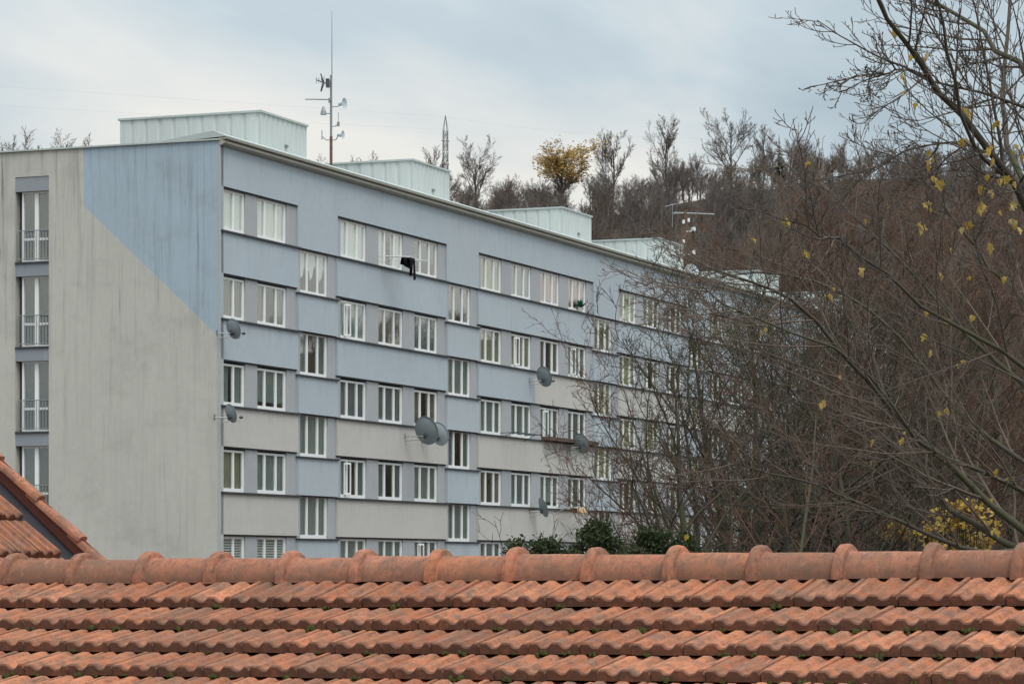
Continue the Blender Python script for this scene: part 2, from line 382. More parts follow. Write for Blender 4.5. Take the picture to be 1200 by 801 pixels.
# gable wall around a column of french windows
GT0, GT1 = 6.28, 7.55
gw = MB(); gw.box(0, 0.3, 0.0, GT0, BASE, TOP+0.10); gw.box(0, 0.3, GT1, DEP, BASE, TOP+0.10); gw.box(0, 0.3, GT0, GT1, 12.88, TOP+0.10)
gw.build('gable_wall', M['gable'], bld)
cp = MB(); cp.box(-0.07, 0.36, -0.04, DEP+0.04, TOP+0.10, TOP+0.15); cp.build('gable_coping', M['copper'], bld)
ct = MB(); ct.box(-0.012, 0.09, -0.02, 0.06, BASE, TOP-0.06); ct.build('corner_trim', M['trim'], bld)
for k in range(6):
    t_ = 12.40 - 2.8*k; b_ = t_ - 2.33
    nx = 12.40-2.8*(k+1)
    lb = MB()
    if k == 0:
        l0 = MB(); l0.box(0.02, 0.3, GT0+0.002, GT1-0.002, t_, 12.878); l0.build('spandrel_block', M['greyblock'], bld)
    lb.box(0.02, 0.3, GT0+0.002, GT1-0.002, max(nx, BASE), b_); lb.build('spandrel_block', M['greyblock'], bld)
    if k > 4: continue
    y0, y1 = GT0+0.01, GT1-0.16
    fr = MB(); yy = (y0+y1)/2
    for a, b in ((y0, y0+.07), (y1-.07, y1), (yy-.07, yy+.07)): fr.box(0.17, 0.26, a, b, b_+.06, t_-.07)
    fr.box(0.16, 0.27, y0, y1, t_-.07, t_); fr.box(0.15, 0.27, y0, y1, b_, b_+.07)
    for a, b in ((y0+.07, yy-.07), (yy+.07, y1-.07)): fr.box(0.18, 0.25, a, b, b_+.72, b_+.80)
    wo = fr.build('french_window', M['pvc'], bld)
    for a, b in ((y0+.07, yy-.07), (yy+.07, y1-.07)):
        pn = MB(); pn.box(0.205, 0.215, a, b, b_+.07, t_-.07); pn.build('pane', M['glass'], wo)
    cu = MB(); n_ = 26; kk = (1, 1, 4, 0, 0)[k]
    ya, yb = (y0+.02, y1-.16)
    for i in range(n_+1):
        y_ = ya+(yb-ya)*i/n_; x_ = 0.36+0.02*math.sin(i*1.9); cu.v += [(x_, y_, b_+.05), (x_, y_, t_-.1 if k > 1 else b_+1.0)]
    for i in range(n_): cu.f.append((2*i, 2*i+2, 2*i+3, 2*i+1)); cu.m.append(0)
    cu.build('curtain', CURT[kk], wo)
    sl = MB(); sl.box(-0.03, 0.15, GT0, GT1, b_-.05, b_); sl.build('window_sill', M['dark'], bld)
    rl = MB()
    for z_ in (b_+.08, b_+1.02): rl.box(0.03, 0.055, GT0+.01, GT1-.05, z_, z_+.03)
    for i in range(11):
        y_ = GT0+.03+i*(GT1-GT0-.12)/10; rl.box(0.035, 0.05, y_, y_+.012, b_+.08, b_+1.02)
    rl.build('railing', M['railing'], bld)

# bands of the long facade
def band(x0, x1, z0, z1, mat, y0=0.0):
    b = MB(); b.box(x0, x1, y0, 0.30, z0, z1); return b.build('facade_panel', mat, bld)
SPLIT = 28.2
prev = 0.088
for i, (a, b) in enumerate(sec_rng):
    # parapet over this section; the panel joint shows as a crack in the third section
    xs = [a, b] if i != 2 else [a, 25.6, b]
    for k in range(len(xs)-1): band(xs[k]+(0.004 if k else 0), xs[k+1]-(0.004 if k < len(xs)-2 else 0), ROW_T[0], TOP-0.02, M['blue'])
    for r_ in range(5):
        z1 = ROW_B[r_]; z0 = ROW_T[r_+1] if r_ < 4 else BASE
        first_grey = (2, 2, 1, 1, 1, 0, 0)[i]
        mat = M['blue'] if r_ < first_grey else M['grey']
        if i == 2:
            cut = SPLIT if r_ == 1 else 25.6
            ma = M['blue'] if r_ <= 1 else M['grey']; mb_ = M['blue'] if r_ == 0 else M['grey']
            band(a, cut-0.004, z0, z1, ma); band(cut+0.004, b, z0, z1, mb_)
        else: band(a, b, z0, z1, mat)
        # dark projecting sill, and a dark strip added as the shadow at the window head
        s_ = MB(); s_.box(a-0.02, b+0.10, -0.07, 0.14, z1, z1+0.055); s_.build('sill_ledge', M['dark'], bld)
        s_ = MB(); s_.box(a, b, 0.05, 0.2, ROW_T[r_]-0.05, ROW_T[r_]-0.001); s_.build('head_shade_strip', M['dark'], bld)
    # solid strip end at the far side of the section
for n in STAIR:
    x0, x1 = mstart(n)-0.22, mstart(n+1)-0.30
    zt = [TOP-0.02] + STR_B; zb = STR_T + [BASE]
    for r_ in range(5):
        band(x0, x1, zb[r_], zt[r_], M['blue'], -0.02 if r_ else 0.0)
        if r_:
            s_ = MB(); s_.box(x0-0.05, x1+0.05, -0.08, 0.14, zt[r_], zt[r_]+0.05); s_.build('sill_ledge', M['dark'], bld)
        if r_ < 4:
            s_ = MB(); s_.box(x0, x1, 0.05, 0.2, zb[r_]-0.05, zb[r_]-0.001); s_.build('head_shade_strip', M['dark'], bld)  # window-head shadow put in as a dark strip here too
cx_ = MB(); cx_.box(0.088, 0.0999, 0.0, 0.3, BASE, TOP-0.02); cx_.build('corner_pier', M['trim'], bld)

# windows: light pvc frames, three lights; meshes shared between alike windows
def frame_mesh(wd, ht, lights, name):
    b = MB(); T = 0.075
    b.box(0, T, 0.0, 0.06, 0.0, ht); b.box(wd-T-.05, wd, 0.0, 0.06, 0.0, ht); b.box(T, wd-T-.05, 0.0, 0.06, ht-T, ht); b.box(T, wd-T-.05, -0.01, 0.06, 0, T+.05)
    x = T; inner = wd-2*T-.05; tot = sum(lights); openings = []
    for i, l_ in enumerate(lights):
        x1 = x + inner*l_/tot
        if i < len(lights)-1: b.box(x1-0.058, x1+0.058, -0.004, 0.055, T+.05, ht-T)
        openings.append((x+(0.058 if i else 0), x1-(0.058 if i < len(lights)-1 else 0))); x = x1
    me = b.mesh(name); me.materials.append(M['pvc']); return me, openings, (T+.05, ht-T)
def pane_mesh(op, zz, join=False):
    outm = []
    for grp in ([op] if join else [[o_] for o_ in op]):
        b = MB()
        for x0, x1 in grp: b.box(x0+.002, x1-.002, 0.028, 0.036, zz[0]+.002, zz[1]-.002)
        me = b.mesh('pane'); me.materials.append(M['glass']); outm.append(me)
    return outm
def curtain_mesh(wd, ht, cover, mat, style):
    b = MB()
    def sheet(x0, x1, zlo):
        n_ = max(4, int((x1-x0)*12)); base = len(b.v)
        for i in range(n_+1):
            x = x0+(x1-x0)*i/n_; y = 0.085+0.018*math.sin(i*2.1)+0.008*math.sin(i*0.7)
            zb_ = zlo(x) if callable(zlo) else zlo
            b.v.append((x, y, zb_)); b.v.append((x, y, ht-0.02))
        for i in range(n_): b.f.append((base+2*i, base+2*i+2, base+2*i+3, base+2*i+1)); b.m.append(0)
    if style == 'full': sheet(0.02, wd-0.02, 0.03)
    elif style == 'sides': sheet(0.02, wd*cover, 0.03); sheet(wd*(1-cover), wd-0.02, 0.03)
    elif style == 'half': sheet(0.02, wd-.02, ht*cover)
    elif style == 'zig': sheet(0.02, wd-.02, lambda x: 0.35*ht + 0.42*ht*abs(((x/wd*3) % 1)*2-1))
    elif style == 'blind':
        k = 0.05
        while k < ht-.08:
            b.box(0.05, wd-.05, 0.075, 0.085, k, k+.055); k += 0.085
    me = b.mesh('curtain'); me.materials.append(mat); return me
WH, WW, WOFF = 1.40, 2.22, 0.10
FR = {}
for key, wd, ht, li in (('main', WW, 1.365, (0.62, 0.92, 0.66)), ('corner', 1.72, 1.365, (0.92, 0.68)), ('stair', WW, 1.48, (0.62, 0.92, 0.66))):
    me, op, zz = frame_mesh(wd, ht, li, 'window'); FR[key] = (me, pane_mesh(op, zz), pane_mesh(op, zz, True), wd, ht)
CM = {}
def cm(key, mi, style, cover):
    k_ = (key, mi, style, round(cover, 1))
    if k_ not in CM: CM[k_] = curtain_mesh(FR[key][3], FR[key][4], round(cover, 1), CURT[mi], style)
    return CM[k_]
def window(x, z, key, near, spec):
    me, p3, p1, wd, ht = FR[key]
    o = link('window', me, None, bld); o.location = (x, 0.13, z)
    for pm in (p3 if near else p1): link('pane', pm, None, o)
    if spec: link('curtain', cm(key, *spec), None, o)
    return o
SPEC = {(0, 0): (1, 'full', 1), (1, 0): (1, 'full', 1), (3, 0): (1, 'full', 1), (4, 0): (1, 'sides', .4), (5, 0): (4, 'half', .4), (0, 4): (1, 'blind', 1), (1, 4): (1, 'blind', 1),
        (9, 0): (6, 'half', .1), (10, 0): (6, 'half', .1), (1, 1): (2, 'sides', .3), (3, 3): (4, 'sides', .3), (4, 3): (4, 'sides', .3), (14, 0): (2, 'full', 1)}
winspot = {}
for a, b in SECS:
    for n in range(a, b+1):
        for r_ in range(5):
            key = 'corner' if n == 0 else 'main'; wd = FR[key][3]
            x = 0.30 if n == 0 else mstart(n)+WOFF
            z = ROW_B[r_]+0.055
            if (n, r_) in SPEC: sp_ = SPEC[(n, r_)]
            elif n >= 12: sp_ = rnd.choice([(5, 'full', 1), (5, 'full', 1), (3, 'full', 1), (1, 'sides', .3), (2, 'full', 1)])
            else: sp_ = rnd.choice([(0, 'full', 1), (0, 'full', 1), (0, 'sides', .4), (2, 'sides', .4), (1, 'sides', .3), (2, 'full', 1), (3, 'full', 1), (3, 'sides', .4), (4, 'full', 1), (4, 'full', 1), (0, 'half', .2)])
            winspot[(n, r_)] = (x, z); window(x, z, key, n < 16, sp_)
            # infill panel after this window
            nxt = mstart(n+1)+WOFF if n < b else [e_ for e_, q in zip([s_[1] for s_ in sec_rng], SECS) if q[1] == b][0]
            if n == a:
                ip = MB(); ip.box(sec_rng[SECS.index((a, b))][0]+0.004, x-0.004, RE, 0.28, ROW_B[r_]+0.002, ROW_T[r_]-0.052); ip.build('infill_panel', M['infill'], bld)
            ip = MB(); ip.box(x+wd+0.004, nxt-0.004, RE, 0.28, ROW_B[r_]+0.002, ROW_T[r_]-0.052); ip.build('infill_panel', M['infill'], bld)
for n in STAIR:
    for r_ in range(4):
        x = mstart(n)+WOFF; z = STR_B[r_]+0.05
        sp_ = (1, 'zig', 1) if (n, r_) == (2, 0) else rnd.choice([(3, 'full', 1), (0, 'full', 1), (4, 'sides', .3)] if n < 11 else [(5, 'full', 1), (3, 'full', 1)])
        window(x, z, 'stair', n < 16, sp_); nxt = mstart(n+1)-0.304
        ip = MB(); ip.box(mstart(n)-0.216, x-0.004, RE, 0.28, STR_B[r_]+0.002, STR_T[r_]-0.052); ip.build('infill_panel', M['infill'], bld)
        ip = MB(); ip.box(x+WW+0.004, nxt, RE, 0.28, STR_B[r_]+0.002, STR_T[r_]-0.052); ip.build('infill_panel', M['infill'], bld)
# left sashes tilted open behind the frame
for key in ((3, 1), (3, 3), (8, 1), (10, 1), (9, 2), (5, 4)):
    x, z = winspot[key]; b = MB(); h_ = 1.1
    for (xa, xb, za, zb_) in ((0, .06, 0, h_), (.5, .56, 0, h_), (.06, .5, 0, .06), (.06, .5, h_-.06, h_)): b.box(xa, xb, 0, .05, za, zb_)
    o = b.build('tilted_sash', M['pvc'], bld); o.location = (x+.34, 0.095, z+.12); o.rotation_euler = (0, 0, R(-28)); o.scale = (.55, 1, 1.02)

# eaves: beige gutter and the pale sloping coping
gu = MB(); gu.extrude_x([(-0.001, 13.56), (-.10, 13.57), (-.19, 13.63), (-.20, 13.69), (-.13, 13.70), (-.13, 13.74), (-.25, 13.76), (-.26, 13.82), (-.001, 13.82)], -0.02, LEN+.05)
gu.build('gutter', M['gutter'], bld)
co_ = MB(); co_.extrude_x([(-.235, 13.835), (-.235, 13.865), (.20, 14.03), (2.7, 13.71), (2.7, 13.70), (-.1, 13.825)], -0.05, LEN+.05); co_.build('coping', M['copper'], bld)

# sheet-metal stair heads on the roof
def corrugated(b, p, q, zb, zt, pitch, depth, nrm):
    L = math.hypot(q[0]-p[0], q[1]-p[1]); d = ((q[0]-p[0])/L, (q[1]-p[1])/L); n_ = max(1, round(L/pitch)); w_ = L/n_
    pts = []
    for i in range(n_): pts += [(i*w_, 0), (i*w_+.70*w_, 0), (i*w_+.78*w_, -depth), (i*w_+.92*w_, -depth)]
    pts.append((L, 0)); base = len(b.v)
    for u_, k in pts:
        X, Y = p[0]+d[0]*u_+nrm[0]*k, p[1]+d[1]*u_+nrm[1]*k; b.v += [(X, Y, zb), (X, Y, zt)]
    for i in range(len(pts)-1): b.f.append((base+2*i, base+2*i+2, base+2*i+3, base+2*i+1)); b.m.append(0)
for i, n in enumerate(STAIR):
    x0 = mstart(n)-0.10; x1 = x0+3.7; y0, y1 = 1.5, 6.93; zt = 15.55
    hb = MB(); hb.box(x0+.05, x1-.05, y0+.05, y1-.05, TOP, zt-.01)
    corrugated(hb, (x0, y1), (x0, y0), TOP, zt, .52, .035, (-1, 0)); corrugated(hb, (x0, y0), (x1, y0), TOP, zt, .37, .03, (0, -1))
    corrugated(hb, (x1, y0), (x1, y1), TOP, zt, .52, .035, (1, 0)); corrugated(hb, (x1, y1), (x0, y1), TOP, zt, .37, .03, (0, 1))
    ho = hb.build('stair_head', M['sheet'], bld)
    tr = MB(); tr.box(x0-.05, x1+.05, y0-.05, y1+.07, zt, zt+.07); tr.build('roof_trim', M['copper'], ho)
    vn = MB(); vn.box(x0+1.9, x0+2.1, y0-.06, y0+.02, zt-.95, zt-.86); vn.build('vent', M['steel'], ho)
    bt = MB(); bt.tube([(x0+.6, y1+.02, zt-.28), (x0+.6, y1+.32, zt-.25)], .04, 6); bt.build('spout', M['steel'], ho)

def bpt(s_, t_, h_):
    """building-local point -> world"""
    c, s2 = math.cos(BANG), math.sin(BANG)
    return Vector((X0 + s_*c - t_*s2, Z0 + s_*s2 + t_*c, H0+h_))
def bfind(px, d):
    """metres along the building where the line at inward offset d shows at photo column px"""
    u = (px-CX)/F; Xa, Za = X0-0.9303*d, Z0+0.3668*d
    return (u*Za-Xa)/(0.3668-0.9303*u)

# ---------------------------------------------------------------- satellite dishes
def dish(px, py, hpx, label, mat='dish', out_=0.55, az_=42, d=-0.02, wall=True, lean=18, tgt=None):
    s_ = bfind(px, -out_); P = bpt(s_, -out_, 0); Y = P.y; P.z = H0+(HY-py)/F*Y; rad = hpx/F*Y/2
    o = empty('satellite_dish', P, 0, label, 'satellite dish', 'satellite dishes on the long facade' if wall else None)
    az2 = R(az_); el = R(lean)
    nrm = Vector((math.sin(az2)*math.cos(el), math.cos(az2)*math.cos(el), math.sin(el)))
    rot = nrm.to_track_quat('Z', 'Y').to_matrix()
    b = MB(); rings, seg = 6, 28
    for sd_ in (0, 1):
        for i in range(rings+1):
            rr = rad*i/rings
            for k in range(seg):
                a = 2*math.pi*k/seg; z = 0.22*rad*(i/rings)**2 - 0.22*rad - (0.012 if sd_ == 0 else 0)
                b.v.append(tuple(rot @ Vector((rr*0.92*math.cos(a), rr*math.sin(a), z))))
        o0 = sd_*(rings+1)*seg
        for i in range(rings):
            for k in range(seg):
                f_ = (o0+i*seg+k, o0+i*seg+(k+1) % seg, o0+(i+1)*seg+(k+1) % seg, o0+(i+1)*seg+k); b.f.append(f_ if sd_ else f_[::-1]); b.m.append(0)
    n0 = rings*seg; n1_ = (2*rings+1)*seg
    for k in range(seg): b.f.append((n0+k, n0+(k+1) % seg, n1_+(k+1) % seg, n1_+k)); b.m.append(0)
    b.build('reflector', M[mat], o, smooth=True)
    bot = rot @ Vector((0, -rad*1.0, 0)); foc = rot @ Vector((0, -rad*0.75, rad*1.15))
    b = MB(); b.tube([bot*0.96, bot*.6+foc*.5, foc], 0.014, 6); b.build('feed_arm', M['steel'], o)
    b = MB(); dv = (rot @ Vector((0, .25, -1))).normalized(); b.tube([foc - dv*.02, foc+dv*.05, foc+dv*.10], [.045, .045, .025], 10); b.build('receiver_head', M['darksteel'], o)
    bk_ = rot @ Vector((0, -rad*.3, -.24*rad)); b = MB(); b.tube([bk_, bk_+rot @ Vector((0, 0, -.09))], .06, 8)
    b.tube([bk_+rot @ Vector((0, -.1, -.07)), bk_+rot @ Vector((0, .1, -.07))], .035, 6); b.build('mount_clamp', M['darksteel'], o)
    b = MB(); j = bk_+rot @ Vector((0, 0, -.08))
    if wall:
        wl = bpt(s_-0.30, 0.0, 0) - P; wl.z = j.z; b.tube([j, Vector((j.x*.4+wl.x*.6, j.y*.4+wl.y*.6, j.z)), wl], 0.018, 6)
        b.tube([wl+Vector((0, 0, -.1)), wl+Vector((0, 0, .1))], .03, 4); b.tube([wl+Vector((0, 0, -.16)), j+Vector((0, 0, -.12))], .012, 5)
    else:
        b.tube([j, Vector((j.x, j.y, (bpt(0, 0, 13.66).z-P.z)))], .025, 6)
    b.build('bracket', M['steel'], o)
    return o
dish(274, 385, 25, 'grey satellite dish by the building corner, below the second window row', out_=.45)
dish(271, 484, 23, 'grey satellite dish on a box bracket by the corner, below the third window row', az_=50, out_=.45)
dish(500, 504, 35, 'larger front dish of the overlapping pair of satellite dishes below the third window row', out_=.75, az_=32)
dish(515, 508, 29, 'paler rear dish of the overlapping pair of satellite dishes', out_=.6, mat='dishpale', az_=36)
dish(638, 441, 25, 'satellite dish where the blue band turns grey, below the second window row', out_=.55)
dish(681, 519, 24, 'satellite dish in front of the brown sill planter', out_=.55, az_=36)
dish(637, 594, 24, 'narrow edge-on satellite dish below the fourth window row', out_=.5, az_=66)
dish(785, 600, 19, 'small satellite dish half hidden by twigs near the dark yew bushes', out_=.5)
dish(811, 319, 22, 'pale satellite dish standing on the roof edge beside the antenna mast', mat='dishpale', out_=-1.0, az_=150, wall=False)

# ---------------------------------------------------------------- laundry, planters on the sills
s_ = bfind(455, -.3); p = bpt(s_, 0, 10.88)
o = empty('laundry_rack', p, BANG, 'white drying rack sticking out of a top floor window', 'drying rack')
b = MB()
for y_ in (-1.15, -.95, -.75, -.55, -.35): b.tube([(0, y_, .36+.08*y_), (1.5, y_, .36+.08*y_)], .012, 5)
b.build('rod', M['white'], o)
b = MB()
for x_ in (0, 1.5): b.tube([(x_, .16, .36), (x_, -1.2, .27)], .02, 5); b.tube([(x_, .02, .06), (x_, -.6, .30)], .012, 5)
b.build('rack_frame', M['white'], o)
b = MB(); nx, ny = 16, 9; rr = random.Random(3)
def cloth(x0, x1, y_, ztop, drop0, drop1):
    base = len(b.v); n_ = 12; m_ = 9
    for side in (-1, 1):
        for i in range(n_+1):
            u = i/n_
            for k in range(m_+1):
                v_ = k/m_; wv = .035*math.sin(u*15+side)*v_; b.v.append((x0+(x1-x0)*u+.05*v_*math.sin(u*5), y_+side*(.02+.05*math.sqrt(v_))+wv, ztop+.012-(drop0*(1-u)+drop1*u)*v_*(1 if side < 0 else .8)))
    for sd_ in (0, 1):
        for i in range(n_):
            for k in range(m_):
                q = base+sd_*(n_+1)*(m_+1)+i*(m_+1)+k; b.f.append((q, q+1, q+m_+2, q+m_+1)); b.m.append(0)
    for i in range(n_):
        q = base+i*(m_+1); q2 = q+(n_+1)*(m_+1); b.f.append((q, q+m_+1, q2+m_+1, q2)); b.m.append(0)
cloth(.25, 1.0, -.75, .31, .34, .42); cloth(.62, .86, -.95, .29, .82, .72); cloth(.3, .60, -.95, .29, .42, .36)
lo = b.build('black_laundry', M['black'], None, smooth=True); lo.location = p; lo.rotation_euler = (0, 0, BANG)
props(lo, 'black clothes hanging over the drying rack at a top floor window', 'laundry')
def small_rack(px, py, mat, label, wd):
    s_ = bfind(px, -.2); P = bpt(s_, 0, 0); P.z = H0+(HY-py)/F*P.y
    o = empty('sill_drying_rack', P, BANG, label, 'drying rack'); b = MB()
    for y_ in (-.75, -.6, -.45, -.3): b.tube([(0, y_, .12), (wd, y_, .12)], .010, 5)
    b.build('rod', M[mat], o); b = MB()
    for x_ in (0, wd): b.tube([(x_, 0.02, .10), (x_, -.8, .125)], .014, 5); b.tube([(x_, 0, -.12), (x_, -.45, .10)], .012, 5)
    b.build('rack_frame', M[mat], o); return o, P
small_rack(592, 510, 'darksteel', 'thin dark drying rack on the sill below the third window row', 2.6)
o, P = small_rack(656, 598, 'white', 'white drying rack below the fourth window row beside an edge-on dish', 2.6)
b = MB(); n_ = 14
for i in range(n_+1):
    u = i/n_
    for k, (y_, z_) in enumerate(((-.80, -.10), (-.77, .10), (-.70, .145), (-.55, .14), (-.47, .10), (-.44, -.06))): b.v.append((.55+1.2*u, y_+.012*math.sin(u*14+k), z_+.012*math.sin(u*9+k)))
for i in range(n_):
    for k in range(5): b.f.append((i*6+k, i*6+k+1, i*6+k+7, i*6+k+6)); b.m.append(0)
lo = b.build('orange_cloth', M['orange'], None, smooth=True); lo.location = P; lo.rotation_euler = (0, 0, BANG); props(lo, 'orange cloth laid over the white drying rack', 'cloth')
s0, s1 = bfind(641, -.2), 35.1
o = empty('window_planter', bpt(s0, 0, 5.235), BANG, 'long weathered brown planter on a third row sill', 'planter')
for i, (za, zb_) in enumerate(((0.0, .07), (.08, .15))):
    b = MB(); b.box(0, s1-s0, -.30, -.275, za, zb_); b.build('plank', M['wood'], o)
b = MB(); b.box(0, s1-s0, -.274, .06, -.0, .02); b.box(0, .025, -.274, .06, .021, .14); b.box(s1-s0-.025, s1-s0, -.274, .06, .021, .14); b.build('tray', M['wood'], o)
b = MB(); b.box(.03, s1-s0-.03, -.27, .05, .0201, .12); b.build('soil', M['mortar'], o)
s_ = bfind(682, -.1)
o = empty('potted_plant', bpt(s_, -.02, 10.87), BANG, 'small teal green plant in a pale pot on a top row sill', 'plant')
b = MB(); b.tube([(0, 0, 0), (0, 0, .16)], [.08, .11], 10); b.build('pot', M['white'], o)
b = MB()
for i in range(60):
    a, e_ = rr.uniform(0, 6.28), rr.uniform(.2, 1.4); d_ = Vector((math.cos(a)*math.cos(e_), math.sin(a)*math.cos(e_), math.sin(e_))); q = Vector((0, 0, .18)); L = rr.uniform(.15, .42); sd_ = d_.cross(Vector((0, 0, 1))).normalized()*.05
    b.add([q, q+d_*L*.5+sd_, q+d_*L, q+d_*L*.5-sd_], [(0, 1, 2, 3)])
b.build('foliage', M['teal'], o)

# ---------------------------------------------------------------- antenna masts
def bx_(b, p, q, r_=.02, n_=6): b.tube([p, q], r_, n_)
def small_dish(b, c, dirv, rad, n_=18):
    rot = Vector(dirv).normalized().to_track_quat('Z', 'Y').to_matrix(); base = len(b.v)
    for i in range(5):
        for k in range(n_):
            a = 2*math.pi*k/n_; b.v.append(tuple(Vector(c)+rot @ Vector((rad*i/4*math.cos(a), rad*i/4*math.sin(a), .3*rad*(i/4)**2))))
    for i in range(4):
        for k in range(n_): b.f.append((base+i*n_+k, base+i*n_+(k+1) % n_, base+(i+1)*n_+(k+1) % n_, base+(i+1)*n_+k)); b.m.append(0)
    b.tube([Vector(c)+rot @ Vector((0, 0, -.18)), Vector(c)+rot @ Vector((0, 0, .01))], [.05, .09], 10)
d_ = 3.0; s_ = bfind(388, d_); base = bpt(s_, d_, 13.68); Ym = base.y; k1 = Ym/F
hz = lambda py: (HY-py)*k1 - 13.68
mx1 = empty('antenna_mast', base, 0, 'tall rooftop antenna mast with rust streaks, whip aerial and several small dishes', 'antenna mast')
b = MB(); b.tube([(0, 0, 0), (0, 0, hz(160))], .055, 8); b.build('lower_pole', M['rust'], mx1)
b = MB(); b.tube([(0, 0, hz(160)+.001), (0, 0, hz(88))], .045, 8); b.box(-.25, .25, -.25, .25, -.02, .03); b.build('pole', M['steel'], mx1)
b = MB(); b.tube([(.03, 0, hz(90)), (.03, 0, hz(45)), (.03, 0, hz(13))], [.022, .015, .008], 6); b.build('whip_aerial', M['steel'], mx1)
xp = lambda px: (px-388)*k1
b = MB()
bx_(b, (0, 0, hz(100)), (xp(371), -.15, hz(94.5)), .02)
for px_, dz in ((371, .12), (374, .10), (377, .12), (380, .15)): bx_(b, (xp(px_), -.15, hz(95)-dz), (xp(px_), -.15, hz(95)+dz), .010)
for sg in (1, -1):
    bx_(b, (xp(380), -.1, hz(98)), (xp(376.5), -.1, hz(98)+sg*.32), .022); bx_(b, (xp(379), -.3, hz(98)), (xp(376.5), -.3, hz(98)+sg*.32), .022)
b.box(xp(382), xp(386), -.2, .2, hz(102), hz(93)); b.build('television_aerial', M['darksteel'], mx1)
b = MB(); bx_(b, (0, -.06, hz(117)), (xp(357.5), -.06, hz(116.5)), .028); b.box(xp(385), xp(387), -.1, .02, hz(120.5), hz(115.5)); b.build('yagi_boom', M['steel'], mx1)
for (xa, ya, xb, yb, up) in ((388, 133, 380, 132, -1), (388, 148, 396, 146, 1), (388, 164, 378, 160, -1), (388, 164, 397, 158, 1), (388, 125, 400, 123, 1)):
    b = MB(); b.tube([(0, 0, hz(ya)), (xp(xb)*.6, 0, hz(ya)), (xp(xb), 0, hz(yb))], .022, 6); b.build('side_arm', M['steel'], mx1)
b = MB(); small_dish(b, (xp(402), 0, hz(121.5)), (.85, -.4, 0), 6.6*k1); b.build('link_dish', M['dishpale'], mx1)
b = MB(); small_dish(b, (xp(400.5), 0, hz(158)), (.9, -.3, 0), 5.2*k1); b.build('link_dish', M['dishpale'], mx1)
b = MB(); b.tube([(xp(379), 0, hz(134.5)), (xp(379), 0, hz(130)), (xp(379), 0, hz(124.5))], [.12, .09, .02], 8); b.build('panel_aerial', M['steel'], mx1)
b = MB(); b.box(xp(376.5), xp(378), -.12, .12, hz(163), hz(153)); b.build('panel_aerial', M['dishpale'], mx1)
b = MB(); b.tube([(xp(396.5), 0, hz(148)), (xp(396.5), 0, hz(143))], .05, 8); b.tube([(xp(396.5), 0, hz(143)), (xp(396.5), 0, hz(132))], .012, 5); b.build('stub_aerial', M['steel'], mx1)

d_ = 3.0; s_ = bfind(803, d_); base = bpt(s_, d_, 13.68); k1 = base.y/F; hz = lambda py: (HY-py)*k1 - 13.68; xp = lambda px: (px-803)*k1
mx2 = empty('antenna_mast', base, 0, 'dark antenna mast with long horizontal aerials and white boxes, before the brown wood', 'antenna mast')
b = MB(); b.tube([(0, 0, 0), (0, 0, hz(246))], .06, 8); b.build('pole', M['rust'], mx2)
b = MB(); bx_(b, (xp(790), 0, hz(249)), (xp(837), 0, hz(251)), .028)
for i in range(14): bx_(b, (xp(792+i*3.2), -.25, hz(249.3)), (xp(792+i*3.2), .25, hz(249.3)), .01)
b.build('yagi_aerial', M['steel'], mx2)
b = MB(); bx_(b, (xp(779), 0, hz(242)), (xp(792), 0, hz(239)), .02); bx_(b, (xp(788), 0, hz(240)), (xp(788), 0, hz(266)), .02); bx_(b, (xp(788), 0, hz(250)), (0, 0, hz(250)), .02); b.build('aerial', M['steel'], mx2)
for px_, py in ((801, 260), (807, 258), (801, 283), (801, 300)):
    b = MB(); b.box(xp(px_-1.3), xp(px_+1.3), -.15, .1, hz(py+2), hz(py-2)); b.build('radio_box', M['white'], mx2)
for px_, py in ((813, 268), (813, 295)):
    b = MB(); b.tube([(0, 0, hz(py+3)), (xp(px_-3), 0, hz(py+3)), (xp(px_), 0, hz(py))], .02, 6); small_dish(b, (xp(px_), 0, hz(py)), (.7, -.7, 0), 2.8*k1); b.build('link_dish', M['white'], mx2)

# ---------------------------------------------------------------- lattice pylons and cables on the hill
def pylon(px, ytop, ybot, wpx, Y, label):
    k = Y/F; c = at(px, ybot, Y); c.z = ground_z(c.x, c.y)-.3; o = empty('lattice_pylon', c, .3, label, 'pylon'); Ht = H0+(HY-ytop)*k-c.z; W = wpx*k/2
    b = MB(); n_ = 12
    for sx in (-1, 1):
        for sy in (-1, 1): b.tube([(sx*W*1.15, sy*W*1.15, 0), (sx*W*.8, sy*W*.8, Ht*.90), (0, 0, Ht)], .05, 4)
    b.build('leg_frame', M['steel'], o); b = MB()
    for i in range(n_):
        z0, z1 = Ht*.90*i/n_, Ht*.90*(i+1)/n_; w0, w1 = W*(1.15-.35*i/n_), W*(1.15-.35*(i+1)/n_)
        for sg in (1, -1):
            b.tube([(sg*w0, -w0, z0), (-sg*w1, -w1, z1)], .04, 4); b.tube([(sg*w0, w0, z0), (-sg*w1, w1, z1)], .04, 4); b.tube([(-w0, sg*w0, z0), (-w1, -sg*w1, z1)], .04, 4); b.tube([(w0, sg*w0, z0), (w1, -sg*w1, z1)], .04, 4)
    b.build('bracing', M['steel'], o)
    b = MB()
    for f_ in (.66, .82): b.box(-W*1.5, W*1.5, -.1, .1, Ht*f_, Ht*f_+.15)
    b.build('crossarm', M['steel'], o)
pylon(522, 135, 236, 6.0, 505, 'thin grey lattice pylon rising clear above the bare hilltop trees')
pylon(708, 156, 232, 4.6, 520, 'lattice pylon half hidden inside a bare tree crown')
